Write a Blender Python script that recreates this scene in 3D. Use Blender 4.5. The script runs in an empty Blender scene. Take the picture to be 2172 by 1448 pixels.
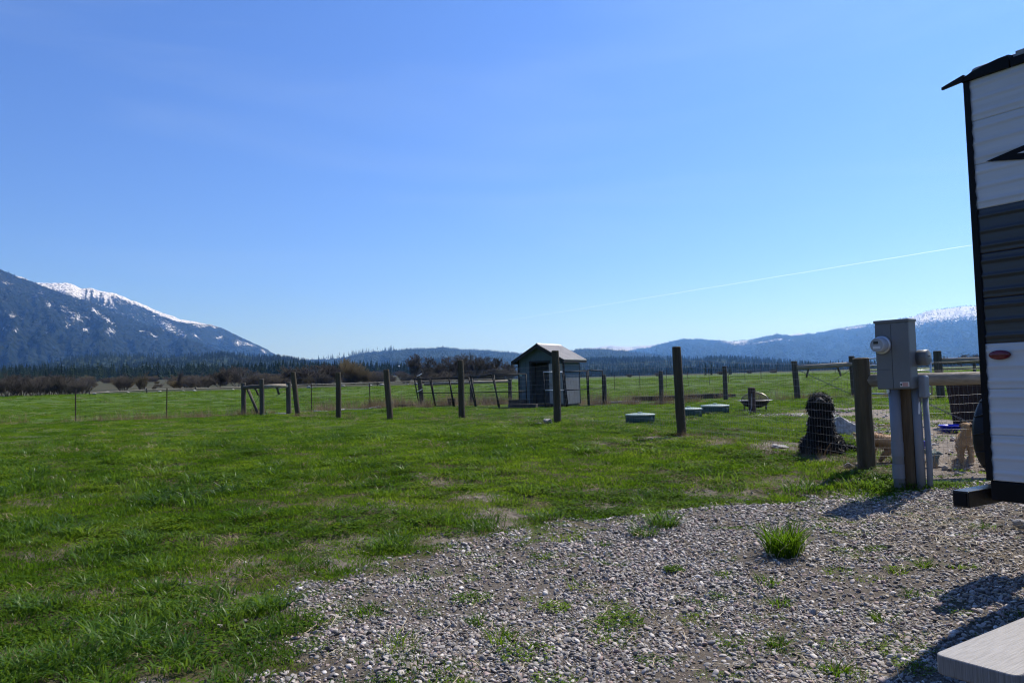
import bpy, math, random
import numpy as np
from mathutils import Matrix, Vector
R_ = math.radians
SC = bpy.context.scene
COL = SC.collection

# ------------------------------------------------------------------ camera, sky, sun, exposure
EYE = 1.55
PITCH, ROLL = R_(3.0), R_(1.6)
cam_d = bpy.data.cameras.new('camera'); cam = bpy.data.objects.new('camera', cam_d); COL.objects.link(cam)
cam_d.sensor_width = 36; cam_d.lens = 1664 / 2172 * 36; cam_d.clip_start = .05; cam_d.clip_end = 90000
_f = Vector((0, math.cos(PITCH), math.sin(PITCH))); _u = Vector((0, -math.sin(PITCH), math.cos(PITCH))); _x = Vector((1, 0, 0))
_r = _x * math.cos(ROLL) - _u * math.sin(ROLL); _uu = _x * math.sin(ROLL) + _u * math.cos(ROLL)
cam.matrix_world = Matrix.Translation((0, 0, EYE)) @ Matrix((_r, _uu, -_f)).transposed().to_4x4()
SC.camera = cam

SUN_AZ, SUN_EL = R_(47), R_(52)          # azimuth measured from +Y towards +X
world = bpy.data.worlds.new('World'); SC.world = world; world.use_nodes = True
wn = world.node_tree.nodes; wl = world.node_tree.links; wn.clear()
sky = wn.new('ShaderNodeTexSky'); sky.sky_type = 'NISHITA'; sky.sun_disc = False
sky.sun_elevation = SUN_EL; sky.sun_rotation = SUN_AZ; sky.altitude = 900; sky.air_density = 1.0; sky.dust_density = .35; sky.ozone_density = 2.6
bg = wn.new('ShaderNodeBackground'); bg.inputs['Strength'].default_value = .084
wo = wn.new('ShaderNodeOutputWorld')
# thin veils of cirrus, streaked across the sky
tc = wn.new('ShaderNodeTexCoord'); mp = wn.new('ShaderNodeMapping')
mp.inputs['Rotation'].default_value = (0, R_(-24), R_(20)); mp.inputs['Scale'].default_value = (1.1, 1.6, 7.5)
nz = wn.new('ShaderNodeTexNoise'); nz.inputs['Scale'].default_value = 1.5; nz.inputs['Detail'].default_value = 9; nz.inputs['Roughness'].default_value = .58; nz.inputs['Distortion'].default_value = .7
cr = wn.new('ShaderNodeValToRGB'); cr.color_ramp.elements[0].position = .5; cr.color_ramp.elements[1].position = .85
cr.color_ramp.elements[1].color = (.13, .13, .13, 1)
mx = wn.new('ShaderNodeMix'); mx.data_type = 'RGBA'; mx.blend_type = 'MIX'
tint = wn.new('ShaderNodeMix'); tint.data_type = 'RGBA'; tint.blend_type = 'MULTIPLY'; tint.inputs['Factor'].default_value = 1
tint.inputs[7].default_value = (.66, .875, 1.42, 1)
wl.new(tc.outputs['Generated'], mp.inputs['Vector']); wl.new(mp.outputs['Vector'], nz.inputs['Vector'])
wl.new(nz.outputs['Fac'], cr.inputs['Fac']); wl.new(cr.outputs['Color'], mx.inputs['Factor'])
wl.new(sky.outputs['Color'], tint.inputs[6]); wl.new(tint.outputs[2], mx.inputs[6]); mx.inputs[7].default_value = (5.2, 6.6, 8.6, 1)
wl.new(mx.outputs[2], bg.inputs['Color']); wl.new(bg.outputs[0], wo.inputs['Surface'])

sun_d = bpy.data.lights.new('sun', 'SUN'); sun_d.energy = 5.0; sun_d.angle = R_(.53); sun_d.color = (1, .965, .915)
sun = bpy.data.objects.new('sun', sun_d); COL.objects.link(sun)
_sd = Vector((math.sin(SUN_AZ) * math.cos(SUN_EL), math.cos(SUN_AZ) * math.cos(SUN_EL), math.sin(SUN_EL)))
sun.rotation_euler = _sd.to_track_quat('Z', 'Y').to_euler()

SC.render.engine = 'CYCLES'
SC.view_settings.view_transform = 'Standard'; SC.view_settings.look = 'None'
SC.view_settings.exposure = .45; SC.view_settings.gamma = 1; SC.view_settings.use_curve_mapping = False
SC.cycles.max_bounces = 6; SC.cycles.diffuse_bounces = 2; SC.cycles.glossy_bounces = 2; SC.cycles.transmission_bounces = 4
SC.cycles.transparent_max_bounces = 8; SC.cycles.volume_bounces = 1
SC.cycles.use_denoising = True; SC.cycles.denoising_prefilter = 'ACCURATE'
SC.cycles.pixel_filter_type = 'BLACKMAN_HARRIS'; SC.cycles.filter_width = 1.15

# ------------------------------------------------------------------ helpers: noise, terrain
rng = np.random.default_rng(7)
def S(t):
    t = np.clip(t, 0, 1); return t * t * (3 - 2 * t)
def vnoise(x, y, seed=0):
    x = np.asarray(x, float); y = np.asarray(y, float)
    xi = np.floor(x).astype(np.int64); yi = np.floor(y).astype(np.int64); fx = S(x - xi); fy = S(y - yi)
    def h(a, b):
        n = (a * 374761393 + b * 668265263 + seed * 974711) & 0xffffffff
        n = ((n ^ (n >> 13)) * 1274126177) & 0xffffffff
        return ((n ^ (n >> 16)) & 0xffff) / 65535.0
    return (h(xi, yi) * (1 - fx) + h(xi + 1, yi) * fx) * (1 - fy) + (h(xi, yi + 1) * (1 - fx) + h(xi + 1, yi + 1) * fx) * fy
def fbm(x, y, seed=0, o=4, g=.5):
    a, s, t = 1., 0., 0.
    for k in range(o):
        s = s + a * vnoise(np.asarray(x) * 2 ** k, np.asarray(y) * 2 ** k, seed + k * 17); t += a; a *= g
    return s / t
def hz(x, y):
    """height of the ground"""
    x = np.asarray(x, float); y = np.asarray(y, float); r = np.hypot(x, y); az = np.arctan2(x, np.maximum(y, 1e-6))
    z = .62 * S((r - 4.5) / 10.5)
    z = z + .12 * np.exp(-((x - 12) / 5) ** 2 - ((y - 24) / 6) ** 2) - .13 * np.exp(-((x - 3) / 5) ** 2 - ((y - 33) / 6) ** 2)
    z = z + .93 * S((r - 40) / 60)
    return z + (.018 - .013 * S((az + .22) / .25)) * np.clip(r - 105, 0, 900)
def G(x, y, dz=0): return Vector((x, y, float(hz(x, y)) + dz))

GRAVEL = np.array([(-.6, 2.), (-.62, 4.1), (-1.05, 4.2), (-1.33, 4.57), (-1.54, 5.07), (-1.74, 5.56), (-1.72, 5.93), (-1.49, 6.27), (-1.09, 6.84), (-.64, 7.26), (-.08, 7.54), (.48, 7.79), (1.11, 8.01), (1.72, 8.16), (2.46, 8.25), (3.43, 8.24), (3.99, 8.33), (4.58, 8.5), (5.56, 8.67), (6.82, 8.76), (9, 6), (7, 1), (1.9, 1.)])
def poly_sd(x, y, P):
    """signed distance to a polygon, positive inside"""
    x = np.asarray(x, float); y = np.asarray(y, float); d = np.full(x.shape, 1e9); ins = np.zeros(x.shape, bool)
    for i in range(len(P)):
        ax, ay = P[i]; bx, by = P[(i + 1) % len(P)]; ex, ey = bx - ax, by - ay
        t = np.clip(((x - ax) * ex + (y - ay) * ey) / (ex * ex + ey * ey), 0, 1)
        d = np.minimum(d, np.hypot(x - ax - t * ex, y - ay - t * ey))
        c = ((ay > y) != (by > y)) & (x < ex * (y - ay) / (ey if ey else 1e-9) + ax); ins ^= c
    return np.where(ins, d, -d)
def line_d(x, y, P):
    d = np.full(np.shape(x), 1e9)
    for (ax, ay), (bx, by) in zip(P[:-1], P[1:]):
        ex, ey = bx - ax, by - ay; t = np.clip(((x - ax) * ex + (y - ay) * ey) / (ex * ex + ey * ey), 0, 1)
        d = np.minimum(d, np.hypot(x - ax - t * ex, y - ay - t * ey))
    return d
PATH = [(5.0, 9.1), (5.39, 9.5), (5.65, 10.3), (6.1, 11.4), (7.0, 12.9), (7.3, 13.8), (7.6, 16.0), (8.1, 18.6), (8.1, 20.2)]
PATH2 = [(5.8, 17.9), (6.7, 17.8), (8.1, 19.2)]
PATH3 = [(5.5, 12.0), (5.75, 13.2), (6.1, 14.4)]
NEARLINE = [(-7.36, 26.8), (-5.3, 23.8), (-3.47, 22.1), (-1.38, 20.8), (.94, 17.), (2.85, 13.45), (4.3, 9.67), (6.1, 9.2)]
MIDLINE = [(-30, 24.5), (-14.97, 26.9), (-12.2, 27.6), (-10.1, 29.4), (-8.3, 29.06), (-8.02, 31.2), (-6.16, 33.7), (-4.04, 34.8), (-.5, 36)]
MIDLINE2 = [(3.0, 33.4), (3.76, 32.5), (5.79, 30.8), (8.31, 30.8), (9.92, 27.5), (11.66, 26.9), (12.5, 23.), (16, 21.5)]
SPOTS = [(6.9, 13.6, 1.0, 1.5, .85), (7.9, 18.4, 1.3, 1.3, .9), (5.4, 10.2, .6, .9, .9), (6.3, 15.6, .7, .9, .6), (3.2, 12.0, .5, .3, .5), (3.85, 11.5, .5, .55, .9), (4.15, 10.6, .35, .6, .7), (4.4, 9.8, .35, .45, .8), (-.3, 9.1, .42, .2, .8), (-.18, 8.28, .42, .3, .7), (-1.6, 7.3, .5, .35, .6), (-3.7, 14.0, .35, .16, .9), (-3.9, 12.7, .4, .15, .5), (-2.4, 12.9, .3, .15, .5), (2.12, 17.8, .5, .28, .8), (2.35, 13.1, .4, .2, .9), (2.95, 13.2, .3, .3, .6), (-1.3, 8.7, .5, .25, .5), (.9, 9.2, .3, .15, .6), (2.0, 9.0, .3, .12, .7), (5.0, 36, 3., 1.6, .6), (1.2, 18.3, .5, .25, .6), (-3.2, 4.7, .4, .2, .5), (-4.0, 5.6, .35, .2, .5)]
def masks(x, y):
    """gravel, bare dirt, dry weeds, tan ground"""
    x = np.asarray(x, float); y = np.asarray(y, float); r = np.hypot(x, y)
    n = fbm(x * 2.2, y * 2.2, 3) - .5; n2 = fbm(x * 7, y * 7, 11) - .5
    gr = S((poly_sd(x, y, GRAVEL) + n * 1.1 + n2 * .9) / .5 + .42)
    di = np.zeros(x.shape)
    for cx, cy, rx, ry, k in SPOTS:
        di = np.maximum(di, k * S(1.7 - 1.25 * np.hypot((x - cx) / rx, (y - cy) / ry) + n * 1.5 + n2))
    for P, w in ((PATH, .62), (PATH2, .4), (PATH3, .5)):
        di = np.maximum(di, .95 * S((w - line_d(x, y, P) + n * .7 + n2 * .4) / .3 + .5))
    band = np.exp(-(np.clip(-poly_sd(x, y, GRAVEL), 0, 9) / 1.3) ** 2)
    di = np.maximum(di, band * S((fbm(x * 2.4, y * 2.4, 23) + n2 * .6 - .5) * 6 + .1) * .75)
    di = np.maximum(di, .45 * S((fbm(x * 1.5, y * 1.5, 29) + n2 * .5 - .68) * 9) * (r < 30))
    ln = np.minimum(line_d(x, y, MIDLINE), line_d(x, y, MIDLINE2))
    dry = np.exp(-(ln / .55) ** 2) * S(fbm(x, y, 41) * 2.2 - .45)
    dry = np.maximum(dry, .55 * np.exp(-(line_d(x, y, NEARLINE) / .35) ** 2) * S(fbm(x * 1.5, y * 1.5, 43) * 2.4 - .7))
    dry = np.maximum(dry, np.exp(-((x + 1.2) / 3.2) ** 2 - ((y - 36.) / 1.6) ** 2) * .8)
    az = np.arctan2(x, np.maximum(y, 1e-6))
    tan = S((r - 104) / 12) * (1 - S((az + .12) / .1)) + .85 * S((r - 230) / 120)
    return gr, di * (1 - gr), dry, np.clip(tan, 0, 1)

# ------------------------------------------------------------------ helpers: materials
def new_mat(name):
    m = bpy.data.materials.new(name); m.use_nodes = True
    nt = m.node_tree; b = nt.nodes['Principled BSDF']; return m, nt, b
def nd(nt, t, **kw):
    n = nt.nodes.new(t)
    for k, v in kw.items(): setattr(n, k, v)
    return n
def ramp(nt, stops):
    n = nt.nodes.new('ShaderNodeValToRGB'); e = n.color_ramp.elements
    while len(e) < len(stops): e.new(.5)
    for i, (p, c) in enumerate(stops): e[i].position = p; e[i].color = (*c, 1)
    return n
def M(name, c1, c2=None, scale=6, rough=.75, bump=0., bscale=None, stretch=(1, 1, 1), metal=0, spec=.35, detail=5, coat=0, rand=0.):
    m, nt, b = new_mat(name); L = nt.links
    b.inputs['Roughness'].default_value = rough; b.inputs['Metallic'].default_value = metal
    b.inputs['Specular IOR Level'].default_value = spec; b.inputs['Coat Weight'].default_value = coat
    t = nd(nt, 'ShaderNodeTexCoord'); mp = nd(nt, 'ShaderNodeMapping'); mp.inputs['Scale'].default_value = stretch
    L.new(t.outputs['Object'], mp.inputs['Vector'])
    if c2 is None: c2 = tuple(min(1, c * 1.18) for c in c1); c1 = tuple(c * .85 for c in c1)
    n = nd(nt, 'ShaderNodeTexNoise'); n.inputs['Scale'].default_value = scale; n.inputs['Detail'].default_value = detail; n.inputs['Roughness'].default_value = .6
    L.new(mp.outputs[0], n.inputs['Vector'])
    r = ramp(nt, [(.3, c1), (.7, c2)]); L.new(n.outputs['Fac'], r.inputs['Fac']); out = r.outputs['Color']
    if rand:
        oi = nd(nt, 'ShaderNodeObjectInfo'); hs = nd(nt, 'ShaderNodeHueSaturation'); mr = nd(nt, 'ShaderNodeMapRange')
        mr.inputs['To Min'].default_value = 1 - rand; mr.inputs['To Max'].default_value = 1 + rand
        L.new(oi.outputs['Random'], mr.inputs['Value']); L.new(mr.outputs[0], hs.inputs['Value']); L.new(out, hs.inputs['Color']); out = hs.outputs['Color']
    L.new(out, b.inputs['Base Color'])
    if bump:
        n2 = nd(nt, 'ShaderNodeTexNoise'); n2.inputs['Scale'].default_value = bscale or scale * 3; n2.inputs['Detail'].default_value = 6
        L.new(mp.outputs[0], n2.inputs['Vector'])
        bp = nd(nt, 'ShaderNodeBump'); bp.inputs['Strength'].default_value = bump; bp.inputs['Distance'].default_value = .02
        L.new(n2.outputs['Fac'], bp.inputs['Height']); L.new(bp.outputs[0], b.inputs['Normal'])
    return m
def leaf_mat(name, ca, cb, cc, rough=.42, trans=.35, wscale=1.1, spec=.1):
    """foliage: colour drifts over the ground and differs from piece to piece; light passes through"""
    m, nt, b = new_mat(name); L = nt.links
    g = nd(nt, 'ShaderNodeNewGeometry'); n = nd(nt, 'ShaderNodeTexNoise'); n.inputs['Scale'].default_value = wscale; n.inputs['Detail'].default_value = 5
    L.new(g.outputs['Position'], n.inputs['Vector'])
    oi = nd(nt, 'ShaderNodeObjectInfo'); ad = nd(nt, 'ShaderNodeMath', operation='MULTIPLY_ADD'); ad.inputs[1].default_value = .34
    L.new(oi.outputs['Random'], ad.inputs[0]); sb = nd(nt, 'ShaderNodeMath', operation='SUBTRACT'); sb.inputs[1].default_value = .17
    L.new(n.outputs['Fac'], sb.inputs[0]); L.new(sb.outputs[0], ad.inputs[2])
    ri = nd(nt, 'ShaderNodeMath', operation='MULTIPLY_ADD'); ri.inputs[1].default_value = .22
    rs = nd(nt, 'ShaderNodeMath', operation='SUBTRACT'); rs.inputs[1].default_value = .11
    L.new(g.outputs['Random Per Island'], ri.inputs[0]); L.new(ad.outputs[0], rs.inputs[0]); L.new(rs.outputs[0], ri.inputs[2])
    r = ramp(nt, [(.3, ca), (.5, cb), (.72, cc)]); L.new(ri.outputs[0], r.inputs['Fac']); L.new(r.outputs['Color'], b.inputs['Base Color'])
    b.inputs['Roughness'].default_value = rough; b.inputs['Specular IOR Level'].default_value = spec
    tr = nd(nt, 'ShaderNodeBsdfTranslucent'); hs = nd(nt, 'ShaderNodeHueSaturation'); hs.inputs['Value'].default_value = 1.25; hs.inputs['Hue'].default_value = .485
    L.new(r.outputs['Color'], hs.inputs['Color']); L.new(hs.outputs['Color'], tr.inputs['Color'])
    mx = nd(nt, 'ShaderNodeMixShader'); mx.inputs[0].default_value = trans
    L.new(b.outputs[0], mx.inputs[1]); L.new(tr.outputs[0], mx.inputs[2]); L.new(mx.outputs[0], nt.nodes['Material Output'].inputs['Surface'])
    return m

# ------------------------------------------------------------------ helpers: meshes
def link(me, name, mat=None, parent=None, smooth=False, col=None):
    o = bpy.data.objects.new(name, me); (col or COL).objects.link(o)
    if mat and not me.materials: me.materials.append(mat)
    if parent is not None: o.parent = parent
    if smooth: me.polygons.foreach_set('use_smooth', np.ones(len(me.polygons), bool))
    return o
def np_mesh(name, V, F4=None, F3=None):
    """mesh from numpy: vertices, quads, triangles"""
    V = np.asarray(V, np.float32).reshape(-1, 3)
    F4 = np.zeros((0, 4), np.int32) if F4 is None else np.asarray(F4, np.int32).reshape(-1, 4)
    F3 = np.zeros((0, 3), np.int32) if F3 is None else np.asarray(F3, np.int32).reshape(-1, 3)
    me = bpy.data.meshes.new(name); me.vertices.add(len(V)); me.vertices.foreach_set('co', V.ravel())
    li = np.concatenate([F4.ravel(), F3.ravel()]); me.loops.add(len(li)); me.loops.foreach_set('vertex_index', li)
    n = len(F4) + len(F3); me.polygons.add(n)
    st = np.concatenate([np.arange(len(F4)) * 4, len(F4) * 4 + np.arange(len(F3)) * 3]).astype(np.int32)
    me.polygons.foreach_set('loop_start', st); me.update(calc_edges=True); me.validate(); return me
class MB:
    """collects shapes into one mesh"""
    def __init__(s): s.v = []; s.f = []
    def add(s, V, F, Mx=None):
        k = len(s.v); s.v += [tuple(Mx @ Vector(p)) if Mx is not None else tuple(p) for p in V]; s.f += [tuple(i + k for i in f) for f in F]; return s
    def box(s, c, d, Mx=None):
        x, y, z = (q / 2 for q in d)
        V = [(c[0] + a * x, c[1] + b * y, c[2] + e * z) for a in (-1, 1) for b in (-1, 1) for e in (-1, 1)]
        return s.add(V, [(0, 1, 3, 2), (4, 6, 7, 5), (0, 4, 5, 1), (2, 3, 7, 6), (0, 2, 6, 4), (1, 5, 7, 3)], Mx)
    def tube(s, P, r, n=8, cap=True, Mx=None):
        """round bar through points P, radius r (number or one per point)"""
        P = [Vector(p) for p in P]; rr = r if hasattr(r, '__len__') else [r] * len(P); V = []; F = []
        for i, p in enumerate(P):
            d = (P[min(i + 1, len(P) - 1)] - P[max(i - 1, 0)]).normalized()
            a = d.orthogonal().normalized() if i == 0 else (a - d * a.dot(d)).normalized()
            b = d.cross(a)
            V += [p + (a * math.cos(2 * math.pi * k / n) + b * math.sin(2 * math.pi * k / n)) * rr[i] for k in range(n)]
        for i in range(len(P) - 1):
            F += [(i * n + k, i * n + (k + 1) % n, (i + 1) * n + (k + 1) % n, (i + 1) * n + k) for k in range(n)]
        if cap: F += [tuple(range(n))[::-1], tuple(range((len(P) - 1) * n, len(P) * n))]
        return s.add(V, F, Mx)
    def lathe(s, prof, n=20, Mx=None, cap=True):
        V = []; F = []
        for r, z in prof: V += [(r * math.cos(2 * math.pi * k / n), r * math.sin(2 * math.pi * k / n), z) for k in range(n)]
        for i in range(len(prof) - 1):
            F += [(i * n + k, i * n + (k + 1) % n, (i + 1) * n + (k + 1) % n, (i + 1) * n + k) for k in range(n)]
        if cap: F += [tuple(range(n))[::-1], tuple(range((len(prof) - 1) * n, len(prof) * n))]
        return s.add(V, F, Mx)
    def prism(s, poly, z0, z1, Mx=None):
        n = len(poly); V = [(x, y, z0) for x, y in poly] + [(x, y, z1) for x, y in poly]
        F = [tuple(range(n))[::-1], tuple(range(n, 2 * n))] + [(i, (i + 1) % n, n + (i + 1) % n, n + i) for i in range(n)]
        return s.add(V, F, Mx)
    def build(s, name, mat, parent=None, smooth=False, bevel=0, seg=2, col=None):
        me = bpy.data.meshes.new(name); me.from_pydata(s.v, [], s.f); me.update()
        o = link(me, name, mat, parent, smooth, col)
        if bevel:
            b = o.modifiers.new('bevel', 'BEVEL'); b.width = bevel; b.segments = seg; b.limit_method = 'ANGLE'; b.angle_limit = R_(40)
        return o
def tag(o, label=None, cat=None, group=None, kind=None):
    for k, v in (('label', label), ('category', cat), ('group', group), ('kind', kind)):
        if v: o[k] = v
    return o
def thing(name, label, cat, loc=(0, 0, 0), rz=0, group=None):
    o = bpy.data.objects.new(name, None); COL.objects.link(o); o.empty_display_size = .1
    o.location = loc; o.rotation_euler = (0, 0, rz); return tag(o, label, cat, group)
def copy_thing(src, loc=None, rz=None, scale=None, label=None):
    c = src.copy(); COL.objects.link(c)
    for ch in src.children:
        k = ch.copy(); COL.objects.link(k); k.parent = c
        for g in ch.children: q = g.copy(); COL.objects.link(q); q.parent = k
    if loc is not None: c.location = loc
    if rz is not None: c.rotation_euler.z = rz
    if scale is not None: c.scale = scale
    if label: c['label'] = label
    return c
def wires(segs, r):
    """many thin straight wires as three-sided bars: segs (n,2,3)"""
    s = np.asarray(segs, float).reshape(-1, 2, 3); d = s[:, 1] - s[:, 0]; d /= np.linalg.norm(d, axis=1)[:, None] + 1e-9
    up = np.where(np.abs(d[:, 2:3]) > .8, np.array([[1., 0, 0]]), np.array([[0, 0, 1.]])); a = np.cross(d, up); a /= np.linalg.norm(a, axis=1)[:, None]; b = np.cross(d, a)
    rr = np.broadcast_to(np.asarray(r, float), (len(s), 2)) if np.ndim(r) else np.full((len(s), 2), float(r)); V = np.zeros((len(s), 2, 3, 3))
    for k in range(3):
        o = a * math.cos(2.094 * k) + b * math.sin(2.094 * k)
        for e in (0, 1): V[:, e, k] = s[:, e] + o * rr[:, e:e + 1]
    base = (np.arange(len(s)) * 6)[:, None, None]
    F = base + np.array([[[0, 1, 4, 3], [1, 2, 5, 4], [2, 0, 3, 5]]]); return V.reshape(-1, 3), F.reshape(-1, 4)
def wire_obj(name, segs, r, mat, parent):
    V, F = wires(segs, r); return link(np_mesh(name, V, F), name, mat, parent)
def net(a, b, h0, h1, dx, dz, sag=0.):
    """wire netting between two feet a and b, from h0 to h1 above the ground line"""
    a = Vector(a); b = Vector(b); d = b - a; n = max(2, int(Vector((d.x, d.y)).length / dx)); segs = []
    for i in range(n + 1):
        p = a + d * (i / n); segs.append((p + Vector((0, 0, h0)), p + Vector((0, 0, h1))))
    m = max(1, int(round((h1 - h0) / dz)))
    for k in range(m + 1):
        z = h0 + (h1 - h0) * k / m; st = max(3, n // 8)
        for i in range(st):
            p, q = a + d * (i / st), a + d * ((i + 1) / st)
            w = lambda t: -sag * math.sin(math.pi * t) * k / m + .004 * math.sin(9 * t + k)
            segs.append((p + Vector((0, 0, z + w(i / st))), q + Vector((0, 0, z + w((i + 1) / st)))))
    return [(tuple(p), tuple(q)) for p, q in segs]
def instancer(name, pts, rot, scl, idx, sources, label, cat):
    """one object that scatters copies of the sources over points"""
    cl = bpy.data.collections.new(name + '_pieces')
    for o in sources: cl.objects.link(o)
    me = bpy.data.meshes.new(name); n = len(pts); me.vertices.add(n); me.vertices.foreach_set('co', np.asarray(pts, np.float32).ravel())
    for nm, ty, key, v in (('rot', 'FLOAT_VECTOR', 'vector', rot), ('scl', 'FLOAT_VECTOR', 'vector', scl), ('idx', 'INT', 'value', idx)):
        at = me.attributes.new(nm, ty, 'POINT'); at.data.foreach_set(key, np.asarray(v, np.int32 if ty == 'INT' else np.float32).ravel())
    o = link(me, name); g = bpy.data.node_groups.new(name, 'GeometryNodeTree')
    g.interface.new_socket('Geometry', in_out='INPUT', socket_type='NodeSocketGeometry'); g.interface.new_socket('Geometry', in_out='OUTPUT', socket_type='NodeSocketGeometry')
    N = g.nodes; gi = N.new('NodeGroupInput'); go = N.new('NodeGroupOutput'); ip = N.new('GeometryNodeInstanceOnPoints'); ci = N.new('GeometryNodeCollectionInfo')
    ci.inputs['Collection'].default_value = cl; ci.inputs['Separate Children'].default_value = True; ci.inputs['Reset Children'].default_value = True
    ip.inputs['Pick Instance'].default_value = True
    g.links.new(gi.outputs[0], ip.inputs['Points']); g.links.new(ci.outputs[0], ip.inputs['Instance'])
    for nm, ty, sk in (('rot', 'FLOAT_VECTOR', 'Rotation'), ('scl', 'FLOAT_VECTOR', 'Scale'), ('idx', 'INT', 'Instance Index')):
        a = N.new('GeometryNodeInputNamedAttribute'); a.data_type = ty; a.inputs['Name'].default_value = nm; g.links.new(a.outputs[0], ip.inputs[sk])
    g.links.new(ip.outputs[0], go.inputs[0]); md = o.modifiers.new('scatter', 'NODES'); md.node_group = g
    return tag(o, label, cat, kind='stuff')
def src(me, name, mat):
    o = bpy.data.objects.new(name, me)
    if not me.materials: me.materials.append(mat)
    return o
def surface_net(f, lo, hi, res):
    """skin of the solid f<0 on a grid (naive surface nets)"""
    ax = [np.arange(lo[i], hi[i] + res, res) for i in range(3)]; X = np.stack(np.meshgrid(*ax, indexing='ij'), -1); v = f(X); ins = v < 0
    cs = tuple(n - 1 for n in v.shape); acc = np.zeros(cs + (3,)); cnt = np.zeros(cs)
    cor = [(i, j, k) for i in (0, 1) for j in (0, 1) for k in (0, 1)]
    sl = lambda c: tuple(slice(c[a], c[a] + cs[a]) for a in range(3))
    for c in cor:
        for a in range(3):
            if c[a]: continue
            d = list(c); d[a] = 1; d = tuple(d); va, vb = v[sl(c)], v[sl(d)]; m = (va < 0) != (vb < 0)
            t = np.where(m, va / (va - vb + 1e-12), 0); p = X[sl(c)] + t[..., None] * (X[sl(d)] - X[sl(c)])
            acc += np.where(m[..., None], p, 0); cnt += m
    act = cnt > 0; ids = np.full(cs, -1); ids[act] = np.arange(act.sum()); V = acc[act] / cnt[act][:, None]; F = []
    for a in range(3):
        b, c = (a + 1) % 3, (a + 2) % 3
        s0 = [slice(1, -1)] * 3; s0[a] = slice(0, -1); s1 = [slice(1, -1)] * 3; s1[a] = slice(1, None)
        A, B = ins[tuple(s0)], ins[tuple(s1)]; q = np.argwhere(A != B)
        if not len(q): continue
        fl = A[tuple(q.T)]; off = np.ones(3, int); off[a] = 0; g = q + off; quad = []
        for db, dc in ((1, 1), (0, 1), (0, 0), (1, 0)):
            w = g.copy(); w[:, b] -= db; w[:, c] -= dc; quad.append(ids[tuple(w.T)])
        Q = np.stack(quad, 1); Q[~fl] = Q[~fl][:, ::-1]; F.append(Q)
    F = np.concatenate(F); return V, F[(F >= 0).all(1)]
def capsules(parts, k=.05, bump=0., bs=30):
    """smooth union of tapered capsules (a, b, ra, rb)"""
    P = [(np.array(a, float), np.array(b, float), ra, rb) for a, b, ra, rb in parts]
    def f(X):
        acc = None
        for a, b, ra, rb in P:
            d = b - a; t = np.clip(((X - a) @ d) / (d @ d + 1e-9), 0, 1); q = np.linalg.norm(X - a - t[..., None] * d, axis=-1) - (ra + (rb - ra) * t)
            if acc is None: acc = q
            else:
                h = np.clip(.5 + .5 * (q - acc) / k, 0, 1); acc = q * (1 - h) + acc * h - k * h * (1 - h)
        if bump: acc = acc + bump * np.sin(X[..., 0] * bs) * np.sin(X[..., 1] * bs + 1) * np.sin(X[..., 2] * bs + 2)
        return acc
    al = np.array([p for a, b, ra, rb in P for p in (a - ra, a + ra, b - rb, b + rb)]); return f, al.min(0) - .06, al.max(0) + .06

# ================================================================== THE SETTING
# ------------------------------------------------------------------ ground
_hz0 = hz
def hz(x, y):
    x = np.asarray(x, float); y = np.asarray(y, float); r = np.hypot(x, y)
    return _hz0(x, y) + (fbm(x * .7, y * .7, 5, 3) - .5) * .07 * S((r - 3) / 4) * (1 - S((r - 40) / 20)) + .03 * S(poly_sd(x, y, GRAVEL) / .2 + .3) * (r < 14)
def grid_faces(nr, nc, off=0):
    i = np.arange(nr - 1)[:, None] * nc + np.arange(nc - 1)[None]; i = i.ravel() + off
    return np.stack([i, i + 1, i + nc + 1, i + nc], 1)
def polar(r, a): A, Rr = np.meshgrid(a, r); return Rr * np.sin(A), Rr * np.cos(A)
xs, ys, zs, fs, k = [], [], [], [], 0
for rr, aa, dz in ((np.geomspace(1.2, 62, 380), R_(1) * np.linspace(-46, 46, 480), 0), (np.geomspace(60, 20000, 70), R_(1) * np.linspace(-46, 46, 160), -.03), (np.geomspace(1.2, 20000, 60), R_(1) * np.linspace(46, 314, 90), 0), (np.array([.001, 1.2]), R_(1) * np.linspace(-46, 314, 60), 0)):
    x, y = polar(rr, aa); z = hz(x, y) + dz
    xs.append(x.ravel()); ys.append(y.ravel()); zs.append(z.ravel()); fs.append(grid_faces(len(rr), len(aa), k)); k += x.size
X, Y, Z = np.concatenate(xs), np.concatenate(ys), np.concatenate(zs)
me = np_mesh('ground', np.stack([X, Y, Z], 1), np.concatenate(fs)[:, ::-1])
mk = np.stack(masks(X, Y), 1).astype(np.float32); at = me.color_attributes.new('zones', 'FLOAT_COLOR', 'POINT'); at.data.foreach_set('color', mk.ravel())
m, nt, b = new_mat('ground_soil_and_turf'); L = nt.links
ca = nd(nt, 'ShaderNodeAttribute'); ca.attribute_name = 'zones'; sp = nd(nt, 'ShaderNodeSeparateColor'); L.new(ca.outputs['Color'], sp.inputs[0])
tco = nd(nt, 'ShaderNodeTexCoord')
def gnoise(sc, det=6, stops=None, rough=.6):
    n = nd(nt, 'ShaderNodeTexNoise'); n.inputs['Scale'].default_value = sc; n.inputs['Detail'].default_value = det; n.inputs['Roughness'].default_value = rough
    L.new(tco.outputs['Object'], n.inputs['Vector'])
    if not stops: return n.outputs['Fac']
    r = ramp(nt, stops); L.new(n.outputs['Fac'], r.inputs['Fac']); return r.outputs['Color']
def gmix(fac, a, c):
    n = nd(nt, 'ShaderNodeMix', data_type='RGBA'); L.new(fac, n.inputs['Factor']); L.new(a, n.inputs[6]); L.new(c, n.inputs[7]); return n.outputs[2]
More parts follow.
